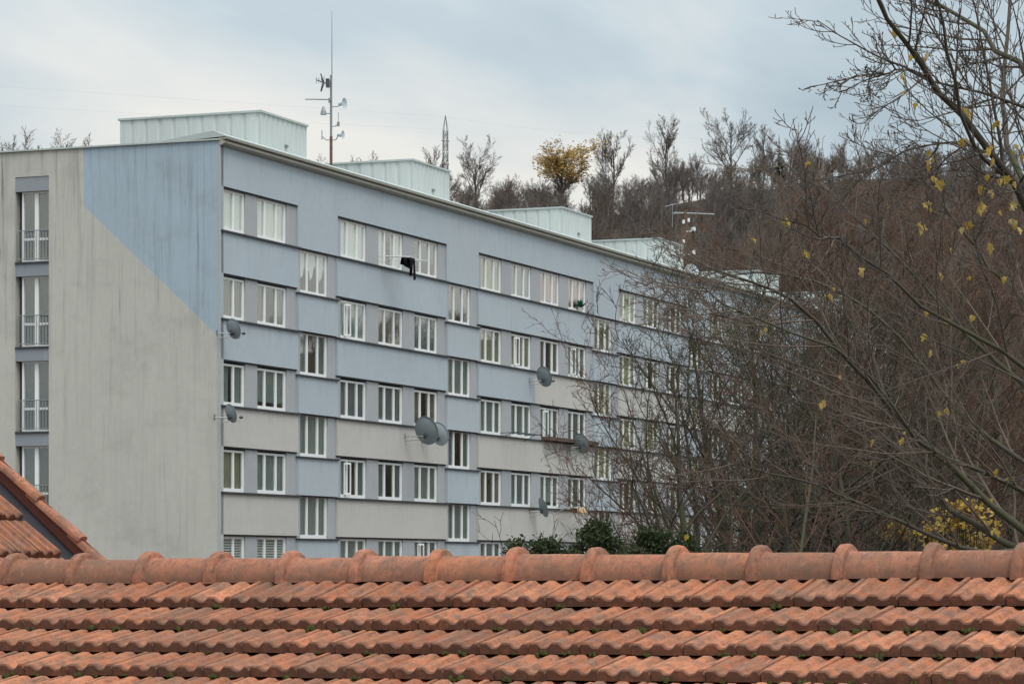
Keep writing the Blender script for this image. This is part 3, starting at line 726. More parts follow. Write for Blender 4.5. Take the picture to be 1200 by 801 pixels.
for (x0, y0, xm, ym, x1, y1, lb) in ((-200, 88, 160, 112, 522, 137, 'uppermost thin power cable rising left of the grey pylon'), (-200, 112, 160, 134, 522, 152, 'lower thin power cable left of the grey pylon'),
                                   (522, 137, 615, 152, 708, 158, 'thin power cable between the two pylons'), (708, 158, 850, 164, 1000, 168, 'thin power cable right of the hidden pylon')):
    a, m_, c = at(x0, y0, 505), at(xm, ym, 508), at(x1, y1, 512); pts = []
    for i in range(17):
        t = i/16; pts.append(a*(1-t)*(1-t)+m_*2*t*(1-t)+c*t*t)
    b = MB(); b.tube(pts, .006, 4); props(b.build('power_cable', M['steel'], None), lb, 'power cable', 'power cables over the hill')

# ---------------------------------------------------------------- near house: tiled roof
PHI = math.atan2(1/ math.hypot(1, 2.05), 2.05/math.hypot(1, 2.05))   # ridge recedes to the left
Yr = 13.8
RL = Vector((-2.05, 1, 0)).normalized(); rX = -RL       # ridge axis pointing right and nearer
TW, TL, PITCH = 0.2335, 0.345, R(16.1)
house = empty('house', at(600, 676, Yr), 0, 'near house whose orange clay tiled roof fills the bottom of the view', 'house')
mat3 = Matrix((rX, Vector((-rX.y, rX.x, 0)), Vector((0, 0, 1)))).transposed()   # local x right along the ridge, y away, z up
house.rotation_euler = (mat3 @ Matrix.Rotation(R(0.42), 3, 'Y').inverted()).to_euler()
RXL, RXR = -4.3, 4.0
cp_, sp_ = math.cos(PITCH), math.sin(PITCH)
deck = MB(); Ld = 4.2
deck.extrude_x([(0, -.045), (-Ld*cp_, -Ld*sp_-.045), (-Ld*cp_, -Ld*sp_-.16), (0, -.16), (3.4*cp_, -3.4*sp_-.16), (3.4*cp_, -3.4*sp_-.045)], RXL, RXR)
roof = deck.build('roof', M['mortar'], house)
wl = MB(); wl.box(RXL+.3, RXR-.3, -Ld*cp_+.35, 3.2*cp_-.1, -6.6, -1.55); wl.build('wall', M['plaster'], house)
gb_ = MB(); gb_.add([(x, y, z) for x in (RXL+.3, RXR-.3) for y, z in ((-Ld*cp_+.35, -1.549), (3.1, -1.549), (3.1, -1.2), (0, -.17), (-Ld*cp_+.35, -1.39))], [(4, 3, 2, 1, 0), (5, 6, 7, 8, 9)])
gb_.build('gable', M['plaster'], house)
PROF = [(0, .35), (.012, .92), (.03, 1), (.15, .97), (.165, .88), (.225, .22), (.27, .02), (.33, .02), (.375, .22), (.435, .90), (.455, 1), (.585, .97), (.60, .88), (.66, .22), (.70, .02), (.76, .02), (.805, .22), (.865, .92), (.885, 1), (.955, .97), (.965, .45), (.985, .35)]
def tile_mesh(seed, tw=TW, tl=TL, hgt=.020, name='roof_tile'):
    r2 = random.Random(seed); b = MB(); n_ = len(PROF); tk = .026
    rows = ((0.0, -.006, 0), (0.006, 0.0, 1), (tl-.030, .0, 1), (tl-.012, -.004, .25), (tl+.05, -.004, .25))
    jit = [r2.uniform(-.0012, .0012) for _ in range(n_)]
    for (y, dz, k) in rows:
        for i, (u, z) in enumerate(PROF): b.v.append((u*tw+.002, y+(jit[i]*2 if k == 0 else 0), z*hgt*(k or 1)+dz+tk*.5+(jit[i] if k else 0)))
    for i, (u, z) in enumerate(PROF): b.v.append((u*tw+.002, 0.004, -tk*.60))
    m_ = len(rows)
    for j in range(m_-1):
        for i in range(n_-1): b.f.append((j*n_+i, j*n_+i+1, (j+1)*n_+i+1, (j+1)*n_+i)); b.m.append(0)
    for i in range(n_-1): b.f.append((m_*n_+i, m_*n_+i+1, i+1, i)); b.m.append(0)
    # side cheeks
    base = len(b.v); b.v += [(0.002, tl+.05, -.012), (PROF[-1][0]*tw+.002, tl+.05, -.012)]
    b.f.append(tuple([base, m_*n_, 0, n_, 2*n_, 3*n_, 4*n_])); b.m.append(0)
    b.f.append(tuple([base+1, 5*n_-1, 4*n_-1, 3*n_-1, 2*n_-1, n_-1, m_*n_+n_-1])); b.m.append(0)
    return b
TM = []
for k in range(4):
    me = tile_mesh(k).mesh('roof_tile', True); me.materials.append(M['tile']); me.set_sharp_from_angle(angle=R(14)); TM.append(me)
rt = random.Random(11)
ncol = int((RXR-RXL)/TW); extra = MB(); mossb = MB()
nind = 0
TILT = R(-7.2)   # each tile rides on the nose of the one below
for c_ in range(11):                          # course 0 is the one under the ridge
    yslope = -(c_+1)*TL - .09
    for i in range(ncol):
        x = RXL + i*TW + rt.uniform(-.002, .002) + (0.02*c_ % TW)*0
        if x+TW > RXR: continue
        vis = c_ < 8 and -3.75 < x < 3.35 and nind < 300
        loc = Vector((x, yslope*cp_ + rt.uniform(-.004, .004), yslope*sp_ + .003 + rt.uniform(-.0015, .0015)))
        eul = (PITCH+(TILT if c_ else TILT*.42)+rt.uniform(-.010, .010), rt.uniform(-.012, .012), rt.uniform(-.014, .014))
        if vis:
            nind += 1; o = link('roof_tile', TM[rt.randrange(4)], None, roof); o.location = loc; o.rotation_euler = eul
        else:
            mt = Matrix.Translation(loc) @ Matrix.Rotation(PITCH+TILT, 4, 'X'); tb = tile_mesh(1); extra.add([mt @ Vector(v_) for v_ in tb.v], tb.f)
        # moss sits in the troughs below the nose
        for u in (.30, .74):
            if c_ >= 0 and rt.random() < (.16, .42, .55, .5, .42, .4, .3, .3, .2, .2, .2)[c_]:
                mc = loc+Vector((u*TW+rt.uniform(-.02, .02), -.020, -.012)); rad = rt.uniform(.009, .022)
                for q in range(rt.randint(3, 6)):
                    c2 = mc+Vector((rt.uniform(-1.3, 1.3)*rad, rt.uniform(-.8, .5)*rad, rt.uniform(-.5, .3)*rad)); r3 = rad*rt.uniform(.4, .8); base = len(mossb.v)
                    vv = [(0, 0, 1)]+[(math.cos(a*1.0472)*.8, math.sin(a*1.0472)*.8, .35+rt.uniform(-.2, .2)) for a in range(6)]+[(math.cos(a*1.0472+.5), math.sin(a*1.0472+.5), -.5) for a in range(6)]
                    mossb.add([c2+Vector(v_)*r3 for v_ in vv], [(0, 1+a, 1+(a+1) % 6) for a in range(6)]+[(1+a, 7+a, 7+(a+1) % 6, 1+(a+1) % 6) for a in range(6)])
eo = extra.build('outer_roof_tiles', M['tile'], roof, smooth=False); eo['kind'] = 'stuff'
mo = mossb.build('moss', M['moss'], roof, smooth=True); mo['kind'] = 'stuff'
# far slope, tiled in plain courses (never seen from here)
fs = MB()
for c_ in range(9):
    y0, y1 = .06+c_*.36, .06+(c_+1)*.36+.03
    fs.extrude_x([(y0*cp_, -y0*sp_-.01), (y1*cp_, -y1*sp_+.012), (y1*cp_, -y1*sp_-.02), (y0*cp_, -y0*sp_-.035)], RXL, RXR)
fs.build('rear_courses', M['oldtile'], roof)
# ridge tiles: tapered half barrels with a flared collar at the left end
RS = 0.400
def ridge_mesh(seed):
    r2 = random.Random(seed); b = MB(); ns = 18
    prof = [(-.028, .120), (-.028, .138), (-.021, .145), (.000, .147), (.014, .145), (.022, .138), (.026, .117), (.034, .111), (.22, .110), (RS+.02, .106)]
    nrow = len(prof)
    for j, (x, r_) in enumerate(prof):
        for i in range(ns+1):
            a = math.pi*(i/ns); a = -.12+a*(1+.24/math.pi)
            rr_ = r_*(1+r2.uniform(-.006, .006)); b.v.append((x, math.cos(a)*rr_*.98, math.sin(a)*rr_*.97))
    for j in range(nrow-1):
        for i in range(ns): q = j*(ns+1)+i; b.f.append((q, q+ns+1, q+ns+2, q+1)); b.m.append(0)
    # inner skin so that the ends have thickness
    base = len(b.v)
    for j in (0, nrow-1):
        x, r_ = prof[j]
        for i in range(ns+1):
            a = -.12+(math.pi+.24)*i/ns; b.v.append((x, math.cos(a)*(r_-.02), math.sin(a)*(r_-.02)))
    for i in range(ns):
        b.f.append((i, i+1, base+i+1, base+i)); b.m.append(0); q = (nrow-1)*(ns+1)+i; b.f.append((q+1, q, base+ns+1+i, base+ns+2+i)); b.m.append(0)
    me = b.mesh('ridge_tile', True); me.materials.append(M['ridge']); me.set_sharp_from_angle(angle=R(38)); return me
RM = [ridge_mesh(k) for k in range(3)]
# phase: a collar shows at photo column 608
xoff = 0.035
k0 = int((RXL-xoff)/RS); k = k0
while xoff+k*RS+RS < RXR:
    o = link('ridge_tile', RM[k % 3], None, roof); o.location = (xoff+k*RS, .0, -.004+rt.uniform(-.003, .003)); o.rotation_euler = (rt.uniform(-.02, .02), rt.uniform(-.006, .006), rt.uniform(-.01, .01)); k += 1
bd = MB(); bd.box(RXL, RXR, -.085, .085, -.05, -.005); bd.build('ridge_bedding', M['mortar'], roof)

# ---------------------------------------------------------------- neighbouring roof at the left edge
al = math.atan2(.8, .6); TH = R(35)
cvec = Vector((.6, .8, 0)); pvec = Vector((.8, -.6, 0))          # course direction, downhill direction
B0 = at(131, 677, 16.5)
nb = empty('neighbouring_house', B0, 0, 'neighbouring house with steep brown-red tiled roof and raised verge behind the near ridge', 'house')
ydir = -pvec                                                     # local y uphill (horizontal)
nb.rotation_euler = Matrix((cvec, ydir, Vector((0, 0, 1)))).transposed().to_euler()   # local x along courses to the verge, y uphill
ct_, st_ = math.cos(TH), math.sin(TH)
dk = MB(); dk.extrude_x([(-.75*ct_, -.75*st_-.07), (3.0*ct_, 3.0*st_-.07), (5.9*ct_, .1*st_-.07), (5.9*ct_, .1*st_-.22), (3.0*ct_, 3.0*st_-.25), (-.75*ct_, -.75*st_-.2)], -5.0, -.02)
nroof = dk.build('roof', M['mortar'], nb)
ww = MB(); ww.box(-4.8, -.2, -.35, 4.6, -7.2, -.5); ww.build('wall', M['plaster'], nb)
ww = MB(); ww.add([(x, y, z) for x in (-4.8, -.2) for y, z in ((-.35, -.499), (4.6, -.499), (4.6, .1), (3.0*ct_, 3.0*st_-.26), (-.35, -.46))], [(4, 3, 2, 1, 0), (5, 6, 7, 8, 9)]); ww.build('gable', M['plaster'], nb)
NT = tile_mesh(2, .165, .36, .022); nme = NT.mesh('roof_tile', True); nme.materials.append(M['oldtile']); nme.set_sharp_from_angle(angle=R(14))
for c_ in range(-1, 8):
    for i in range(17):
        o = link('roof_tile', nme, None, nroof); ys = c_*.36-.13
        o.location = (-.215-(i+1)*.165, ys*ct_, ys*st_-.012+rt.uniform(-.002, .002)); o.rotation_euler = (TH-R(3.8), rt.uniform(-.01, .01), 0)
ld = MB(); ld.extrude_x([(-.7*ct_, -.7*st_-.035), (3.0*ct_, 3.0*st_-.035), (3.0*ct_, 3.0*st_-.06), (-.7*ct_, -.7*st_-.06)], -.28, -.058); ld.build('valley_sheet', M['lead'], nroof)
# verge: overlapping angled tiles, each a rounded cap with a red inner flank
def verge_mesh():
    b = MB(); L = .50; sec = [(-.06, -.016), (-.06, .004), (-.05, .017), (-.035, .022), (-.010, .020), (.0, .010), (.002, -.02), (.002, -.12), (-.009, -.12), (-.010, -.012), (-.035, .004), (-.05, -.016)]
    n_ = len(sec)
    for y, k in ((0, 1.0), (.02, 1.06), (.10, 1.05), (L, .86)):
        for x, z in sec: b.v.append((x*k, y, z*k))
    for j in range(3):
        for i in range(n_): q = j*n_+i; i2 = (i+1) % n_; b.f.append((q, j*n_+i2, (j+1)*n_+i2, (j+1)*n_+i)); b.m.append(0)
    b.f.append(tuple(range(n_))[::-1]); b.f.append(tuple(3*n_+i for i in range(n_))); b.m += [0, 0]
    me = b.mesh('verge_tile', True); me.materials.append(M['ridge']); me.set_sharp_from_angle(angle=R(45)); return me
VM = verge_mesh()
for c_ in range(-2, 8):
    ys = c_*.40+.20; o = link('verge_tile', VM, None, nroof); o.location = (-.03, ys*ct_, ys*st_+.098); o.rotation_euler = (TH-R(3.5), 0, 0)
fl = MB()
fl.extrude_x([(-.7*ct_, -.7*st_-.03), (3.0*ct_, 3.0*st_-.03), (3.0*ct_, 3.0*st_+.10), (-.7*ct_, -.7*st_+.10)], -.058, -.046); fl.build('verge_upstand', M['verge_in'], nroof)
vr = MB()
for ys in range(8):
    y0, y1 = (3.0+ys*.3625)*ct_, (3.0+ys*.3625+.38)*ct_
    z0, z1 = 3.0*st_-(ys*.3625)*st_, 3.0*st_-(ys*.3625+.38)*st_
    vr.extrude_x([(y0, z0-.02), (y1, z1+.02), (y1, z1-.01), (y0, z0-.05)], -5, 0)
vr.build('rear_courses', M['oldtile'], nroof)

# ---------------------------------------------------------------- trees
def grow(rng, p, d, L, r, lvl, P, out):
    """recursive branch; P = per-level parameter dicts; out = list of (points, radii, level)"""
    q = P[lvl]; n_ = q['seg']; st = L/n_; pts = [p]; rad = [r]; dx, dy, dz = d; x, y, z = p; wob = q['wob']; up = q['up']; re = r*q.get('end', .25)
    dirs = [d]
    for i in range(n_):
        dx += rng.gauss(0, wob); dy += rng.gauss(0, wob); dz += rng.gauss(0, wob)+up
        l_ = math.sqrt(dx*dx+dy*dy+dz*dz); dx /= l_; dy /= l_; dz /= l_
        x += dx*st; y += dy*st; z += dz*st; pts.append((x, y, z)); rad.append(r+(re-r)*(i+1)/n_); dirs.append((dx, dy, dz))
    out.append((pts, rad, lvl))
    children(rng, pts, rad, dirs, L, lvl, P, out)
def children(rng, pts, rad, dirs, L, lvl, P, out):
    if lvl+1 >= len(P): return
    q = P[lvl]; c = P[lvl+1]; n_ = len(pts)-1; k = q['n']*rng.uniform(.8, 1.2); k = int(k)+(rng.random() < k % 1)
    for j in range(k):
        t = q['t0']+(1-q['t0'])*((j+rng.random())/max(1, k)); t = min(t, .999)*n_; i = int(t); f = t-i
        a, b = pts[i], pts[i+1]; pp = (a[0]+(b[0]-a[0])*f, a[1]+(b[1]-a[1])*f, a[2]+(b[2]-a[2])*f); rr_ = (rad[i]+(rad[i+1]-rad[i])*f)
        T = dirs[i+1]; v = (rng.gauss(0, 1), rng.gauss(0, 1), rng.gauss(0, 1)); dt = v[0]*T[0]+v[1]*T[1]+v[2]*T[2]
        v = (v[0]-dt*T[0], v[1]-dt*T[1], v[2]-dt*T[2]); l_ = math.sqrt(v[0]**2+v[1]**2+v[2]**2)+1e-9; an = c['ang']*rng.uniform(.7, 1.3); s, co = math.sin(an)/l_, math.cos(an)
        nd = (T[0]*co+v[0]*s, T[1]*co+v[1]*s, T[2]*co+v[2]*s)
        grow(rng, pp, nd, L*c['len']*rng.uniform(.6, 1.25)*(1.1-.5*t/n_), max(c.get('rmin', .002), rr_*c['rad']), lvl+1, P, out)

def tubes_to_mesh(name, branches, sides, mat):
    """all branches -> one mesh, vectorised; sides(level) gives the section count"""
    V, Fq, off = [], [], 0; groups = {}
    for pts, rad, lvl in branches: groups.setdefault((len(pts), sides(lvl)), []).append((pts, rad))
    for (n_, sd_), lst in groups.items():
        Pn = np.array([a for a, _ in lst], dtype=np.float64); Rn = np.array([b for _, b in lst])
        T = np.empty_like(Pn); T[:, 1:-1] = Pn[:, 2:]-Pn[:, :-2]; T[:, 0] = Pn[:, 1]-Pn[:, 0]; T[:, -1] = Pn[:, -1]-Pn[:, -2]
        T /= np.linalg.norm(T, axis=2, keepdims=True)+1e-12
        ref = np.zeros_like(T); vert = np.abs(T[:, :1, 2]) > .9; ref[..., 2] = 1; ref[np.repeat(vert, n_, 1)] = (1, 0, 0)
        A = np.cross(T, ref); A /= np.linalg.norm(A, axis=2, keepdims=True)+1e-12; B = np.cross(T, A)
        an = np.arange(sd_)*2*math.pi/sd_
        ring = Pn[:, :, None, :]+Rn[:, :, None, None]*(A[:, :, None, :]*np.cos(an)[None, None, :, None]+B[:, :, None, :]*np.sin(an)[None, None, :, None])
        nb_ = len(lst); V.append(ring.reshape(-1, 3))
        idx = off+np.arange(nb_*n_*sd_).reshape(nb_, n_, sd_); nx_ = np.roll(idx, -1, axis=2)
        Fq.append(np.stack([idx[:, :-1], nx_[:, :-1], nx_[:, 1:], idx[:, 1:]], axis=-1).reshape(-1, 4)); off += nb_*n_*sd_
    V = np.concatenate(V); Fq = np.concatenate(Fq).astype(np.int32)
    me = bpy.data.meshes.new(name); me.vertices.add(len(V)); me.vertices.foreach_set('co', V.astype(np.float32).ravel())
    me.loops.add(len(Fq)*4); me.loops.foreach_set('vertex_index', Fq.ravel()); me.polygons.add(len(Fq)); me.polygons.foreach_set('loop_start', np.arange(len(Fq), dtype=np.int32)*4)
    me.polygons.foreach_set('use_smooth', np.ones(len(Fq), dtype=bool)); me.update(); me.validate(); me.materials.append(mat); return me

D = dict
def bare_proto(seed, Ht, P, mtrunk, mtwig, tr=None, lean=(0, 0)):
    rng = random.Random(seed); out_ = []; r0 = tr or Ht*.014
    l_ = math.sqrt(lean[0]**2+lean[1]**2+1); grow(rng, (0, 0, -.3), (lean[0]/l_, lean[1]/l_, 1/l_), Ht, r0, 0, P, out_)
    trunk = [b_ for b_ in out_ if b_[2] == 0]; rest = [b_ for b_ in out_ if b_[2] > 0]
    return tubes_to_mesh('trunk', trunk, lambda l: 8, mtrunk), tubes_to_mesh('crown', rest, lambda l: 5 if l == 1 else 3, mtwig)
def far_params(n1=9, n2=8, n3=8, ang=.55, up=.06, len1=.9, t0=.35, rt=.013):
    return [D(seg=7, wob=.05, up=.04, n=n1, t0=t0, end=.3), D(seg=5, wob=.05, up=up, n=n2, t0=.2, ang=ang, len=len1, rad=.5, end=.2),
            D(seg=3, wob=.07, up=up*.8, n=n3, t0=.1, ang=.6, len=.40, rad=.5, rmin=.018, end=.4), D(seg=2, wob=.09, up=.04, n=2.2, t0=.2, ang=.55, len=.5, rad=.6, rmin=rt, end=.5), D(seg=1, wob=.2, up=.05, n=0, t0=0, ang=.6, len=.6, rad=.7, rmin=rt, end=.5)]
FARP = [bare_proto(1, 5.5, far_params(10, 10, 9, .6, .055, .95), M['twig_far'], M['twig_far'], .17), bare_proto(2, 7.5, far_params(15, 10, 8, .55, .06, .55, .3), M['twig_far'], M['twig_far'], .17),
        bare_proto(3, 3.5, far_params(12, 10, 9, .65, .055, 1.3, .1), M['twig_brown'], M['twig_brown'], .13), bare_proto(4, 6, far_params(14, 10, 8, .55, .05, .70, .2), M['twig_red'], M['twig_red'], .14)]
def tree(name, pos, protos, scale, rz, label, group=None, cat='tree', sz=None):
    o = empty(name, pos, rz, label, cat, group); o.scale = (scale, scale, sz or scale)
    link('trunk', protos[0], None, o); link('crown', protos[1], None, o); return o
# skyline trees one can point at: (column, top row, distance, prototype, label)
SKY = [(557, 160, 462, 0, 'round-crowned bare tree right of the grey pylon', 1.0), (717, 148, 470, 1, 'tall bare tree standing before the half hidden pylon', 1.0),
       (783, 131, 465, 1, 'narrow tall bare tree second highest on the skyline', .8), (857, 122, 466, 0, 'highest bare tree on the skyline with forked trunk', .95),
       (507, 168, 470, 1, 'thin pale bare tree left of the grey pylon', .7), (893, 142, 470, 1, 'slim bare tree between the highest tree and the small spruce', .7),
       (25, 148, 470, 2, 'reddish bare tree above the left end of the flat roof', 1.1), (62, 149, 470, 2, 'bare domed tree above the flat roof, second from the left', 1.0), (104, 154, 470, 2, 'twin-crowned bare tree above the blue roof edge', 1.1),
       (3, 158, 465, 2, 'low reddish tree cut by the left picture edge', 1.0), (440, 176, 470, 2, 'low bare tree behind the second sheet-metal stair head', .9), (410, 181, 470, 2, 'small bush-like tree right of the antenna mast', .9), (372, 179, 470, 2, 'small bare tree between first stair head and antenna mast', .9),
       (940, 160, 460, 3, 'bare tree right of the small spruce on the skyline', .9), (975, 178, 455, 3, 'red-brown bare tree at the wood edge under drooping twigs', 1.0)]
PH = [max(v.co.z for v in p_[1].vertices) for p_ in FARP]
for i, (px, yt, Y, pi_, lb, wsc) in enumerate(SKY):
    c = at(px, 300, Y); gz = ground_z(c.x, c.y); ht = H0+(HY-yt)*Y/F-gz; sc = ht/PH[pi_]
    tree('bare_tree', (c.x, c.y, gz), FARP[pi_], sc*wsc, i*1.3, lb, 'bare trees along the hilltop', sz=sc)
# filler trees of the skyline nothing tells apart
rs_ = random.Random(5)
for i in range(86):
    px = rs_.uniform(528, 1010) if i > 22 else rs_.uniform(-40, 140); Y = rs_.uniform(446, 476); c = at(px, 300, Y); gz = ground_z(c.x, c.y); pi_ = rs_.choice([0, 1, 1, 2, 3]); ht = rs_.uniform(3.5, 7.5) if px > 500 else rs_.uniform(3.0, 5.0)
    sc = ht/PH[pi_]; tree('bare_tree', (c.x, c.y, gz), FARP[pi_], sc*rs_.uniform(.9, 1.2), rs_.uniform(0, 6), 'lower bare grey-brown tree in the row along the hill crest', 'lower bare trees along the hill crest', sz=sc)
# golden tree
def leaf_cloud(rng, name, pts, size, n_, mat, spread):
    V = np.empty((n_, 4, 3)); pts = np.array(pts); r2 = np.random.default_rng(rng)
    c = pts[r2.integers(0, len(pts), n_)]+r2.normal(0, spread, (n_, 3)); a = r2.normal(0, 1, (n_, 3)); a /= np.linalg.norm(a, axis=1, keepdims=True); b_ = r2.normal(0, 1, (n_, 3)); b_ = np.cross(a, b_); b_ /= np.linalg.norm(b_, axis=1, keepdims=True)
    s = size*r2.uniform(.6, 1.3, (n_, 1)); V[:, 0] = c-a*s; V[:, 1] = c+b_*s*.6; V[:, 2] = c+a*s; V[:, 3] = c-b_*s*.6
    me = bpy.data.meshes.new(name); me.vertices.add(n_*4); me.vertices.foreach_set('co', V.astype(np.float32).ravel()); me.loops.add(n_*4); me.loops.foreach_set('vertex_index', np.arange(n_*4, dtype=np.int32)); me.polygons.add(n_); me.polygons.foreach_set('loop_start', np.arange(n_, dtype=np.int32)*4); me.update(); me.materials.append(mat); return me
def mverts(me):
    a = np.empty(len(me.vertices)*3, dtype=np.float32); me.vertices.foreach_get('co', a); return a.reshape(-1, 3)
c = at(658, 300, 463); gz = ground_z(c.x, c.y); ht = H0+(HY-162)*463/F-gz; sc = ht/PH[0]
gt = tree('golden_tree', (c.x, c.y, gz), FARP[0], sc*1.75, 2.2, 'tree still holding orange-yellow leaves on the bare hilltop', sz=sc)
pv = mverts(FARP[0][1]); pv = pv[pv[:, 2] > PH[0]*.5]
link('foliage', leaf_cloud(3, 'foliage', pv, .11, 2800, M['leaf_far'], .25), None, gt)
# small spruce on the skyline
def spruce(pos, Ht, label):
    o = empty('spruce_tree', pos, 0, label, 'tree'); b = MB(); b.tube([(0, 0, -.3), (0, 0, Ht)], [.14, .02], 6); b.build('trunk', M['twig_brown'], o); r2 = random.Random(9); b = MB()
    z = Ht*.12
    while z < Ht*.99:
        R_ = (Ht-z)*.24+.1
        for k in range(16):
            a = r2.uniform(0, 6.28); L = R_*r2.uniform(.6, 1.1); d1 = Vector((math.cos(a), math.sin(a), -.25)); sd_ = Vector((-math.sin(a), math.cos(a), 0))*L*.18; q = Vector((0, 0, z+r2.uniform(-.1, .1)))
            b.add([q, q+d1*L*.6+sd_, q+d1*L, q+d1*L*.6-sd_], [(0, 1, 2, 3)])
        z += .22
    b.build('crown', M['yew'], o)
c = at(913, 300, 462); gz = ground_z(c.x, c.y); spruce((c.x, c.y, gz), H0+(HY-158)*462/F-gz, 'small dark green spruce poking above the brown skyline')

# mid trees: tall dense brown crowns at the foot of the wood
MIDP = []
for sd_, mt_, ht in ((21, 'twig_red', 20), (22, 'twig_brown', 19), (23, 'twig_red', 17)):
    Pm = [D(seg=8, wob=.05, up=.05, n=22, t0=.12, end=.15), D(seg=5, wob=.10, up=.08, n=10, t0=.15, ang=.65, len=.40, rad=.5, end=.2), D(seg=4, wob=.13, up=.05, n=9, t0=.1, ang=.65, len=.42, rad=.55, rmin=.014, end=.5), D(seg=2, wob=.16, up=.03, n=3.0, t0=.15, ang=.6, len=.55, rad=.6, rmin=.011, end=.6), D(seg=1, wob=.2, up=0, n=0, t0=0, ang=.6, len=.6, rad=.7, rmin=.009, end=.6)]
    pr = bare_proto(sd_, ht*.8, Pm, M[mt_], M[mt_], ht*.014); MIDP.append((pr, max(v.co.z for v in pr[1].vertices)/1.06))
MID = [(835, 300, 205, 0), (870, 232, 215, 0), (915, 205, 222, 1), (955, 172, 235, 2), (1000, 190, 215, 0), (1035, 178, 240, 1), (1075, 182, 205, 2), (1120, 190, 225, 0), (1165, 180, 210, 1), (1215, 175, 220, 0), (1265, 190, 205, 2), (1060, 300, 185, 1), (1095, 290, 172, 0), (1140, 300, 165, 1), (1190, 290, 172, 2), (1240, 280, 160, 0), (1100, 380, 150, 2), (1170, 370, 140, 0), (1225, 360, 146, 1), (1310, 230, 190, 0)]
for i, (px, yt, Y, k) in enumerate(MID):
    (pr, ht), c = MIDP[k], at(px, 300, Y); gz = ground_z(c.x, c.y); sc = (H0+(HY-yt)*Y/F-gz)/(ht*1.06)
    tree('bare_tree', (c.x, c.y, gz), pr, sc*1.05, i*2.1, 'tall dense red-brown bare tree massed at the foot of the wood', 'red-brown trees behind the far end of the building', sz=sc)

# the wood itself: nobody could count it
def wood():
    r2 = random.Random(77); pts = []
    while len(pts) < 620:
        px = r2.uniform(470, 1420); Rr = math.sqrt(r2.uniform(190**2, 468**2)); a = math.atan2(px-CX, F); X, Y = Rr*math.sin(a), Rr*math.cos(a); pts.append((X, Y))
    for i in range(50): a = math.atan2(r2.uniform(-150, 470)-CX, F); Rr = r2.uniform(450, 475); pts.append((Rr*math.sin(a), Rr*math.cos(a)))
    for i in range(420): a = R(r2.uniform(20, 66)); Rr = math.sqrt(r2.uniform(230**2, 475**2)); pts.append((Rr*math.sin(a), Rr*math.cos(a)))
    return pts
WP = wood(); r2 = random.Random(78)
protos = []
for i, (a, b_) in enumerate(FARP):
    V1, V2 = mverts(a), mverts(b_)
    def polys(me):
        ar = np.empty(len(me.loops), dtype=np.int32); me.loops.foreach_get('vertex_index', ar); return ar.reshape(-1, 4)
    protos.append((np.concatenate([V1, V2]), np.concatenate([polys(a), polys(b_)+len(V1)])))
pcol = bpy.data.collections.new('wood_sources')
pobs = []
for i, (Vp, Fp) in enumerate(protos):
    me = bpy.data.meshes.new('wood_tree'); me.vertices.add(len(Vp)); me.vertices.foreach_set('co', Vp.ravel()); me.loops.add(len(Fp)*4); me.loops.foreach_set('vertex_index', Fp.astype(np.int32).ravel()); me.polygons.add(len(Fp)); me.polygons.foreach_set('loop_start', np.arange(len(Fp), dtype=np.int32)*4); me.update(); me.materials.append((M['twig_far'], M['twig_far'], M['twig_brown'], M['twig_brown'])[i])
    ob = bpy.data.objects.new('wood_tree', me); pcol.objects.link(ob); pobs.append(ob)
wm = bpy.data.meshes.new('woodland'); wm.from_pydata([(X, Y, ground_z(X, Y)-.2) for X, Y in WP], [], [])
wat = wm.attributes.new('tree_scale', 'FLOAT', 'POINT'); wat.data.foreach_set('value', [r2.uniform(.75, 1.2)*(1.0 if math.hypot(X, Y) < 400 else .62) for X, Y in WP])
wo = bpy.data.objects.new('woodland', wm); COL.objects.link(wo); props(wo, 'brown leafless wood covering the hillside behind the building', 'wood', kind='stuff')
ng = bpy.data.node_groups.new('woodland', 'GeometryNodeTree'); ng.interface.new_socket('Geometry', in_out='INPUT', socket_type='NodeSocketGeometry'); ng.interface.new_socket('Geometry', in_out='OUTPUT', socket_type='NodeSocketGeometry')
gi, gout = ng.nodes.new('NodeGroupInput'), ng.nodes.new('NodeGroupOutput'); ci = ng.nodes.new('GeometryNodeCollectionInfo'); ci.inputs['Collection'].default_value = pcol; ci.inputs['Separate Children'].default_value = True; ci.inputs['Reset Children'].default_value = True
ip_ = ng.nodes.new('GeometryNodeInstanceOnPoints'); ip_.inputs['Pick Instance'].default_value = True
rv = ng.nodes.new('FunctionNodeRandomValue'); rv.data_type = 'FLOAT_VECTOR'; rv.inputs[0].default_value = (-.06, -.06, 0); rv.inputs[1].default_value = (.06, .06, 6.28)
rsn = ng.nodes.new('GeometryNodeInputNamedAttribute'); rsn.data_type = 'FLOAT'; rsn.inputs['Name'].default_value = 'tree_scale'
L_ = ng.links.new; L_(gi.outputs[0], ip_.inputs['Points']); L_(ci.outputs[0], ip_.inputs['Instance']); L_(rv.outputs[0], ip_.inputs['Rotation']); L_(rsn.outputs[0], ip_.inputs['Scale']); L_(ip_.outputs[0], gout.inputs[0])
md = wo.modifiers.new('woodland', 'NODES'); md.node_group = ng

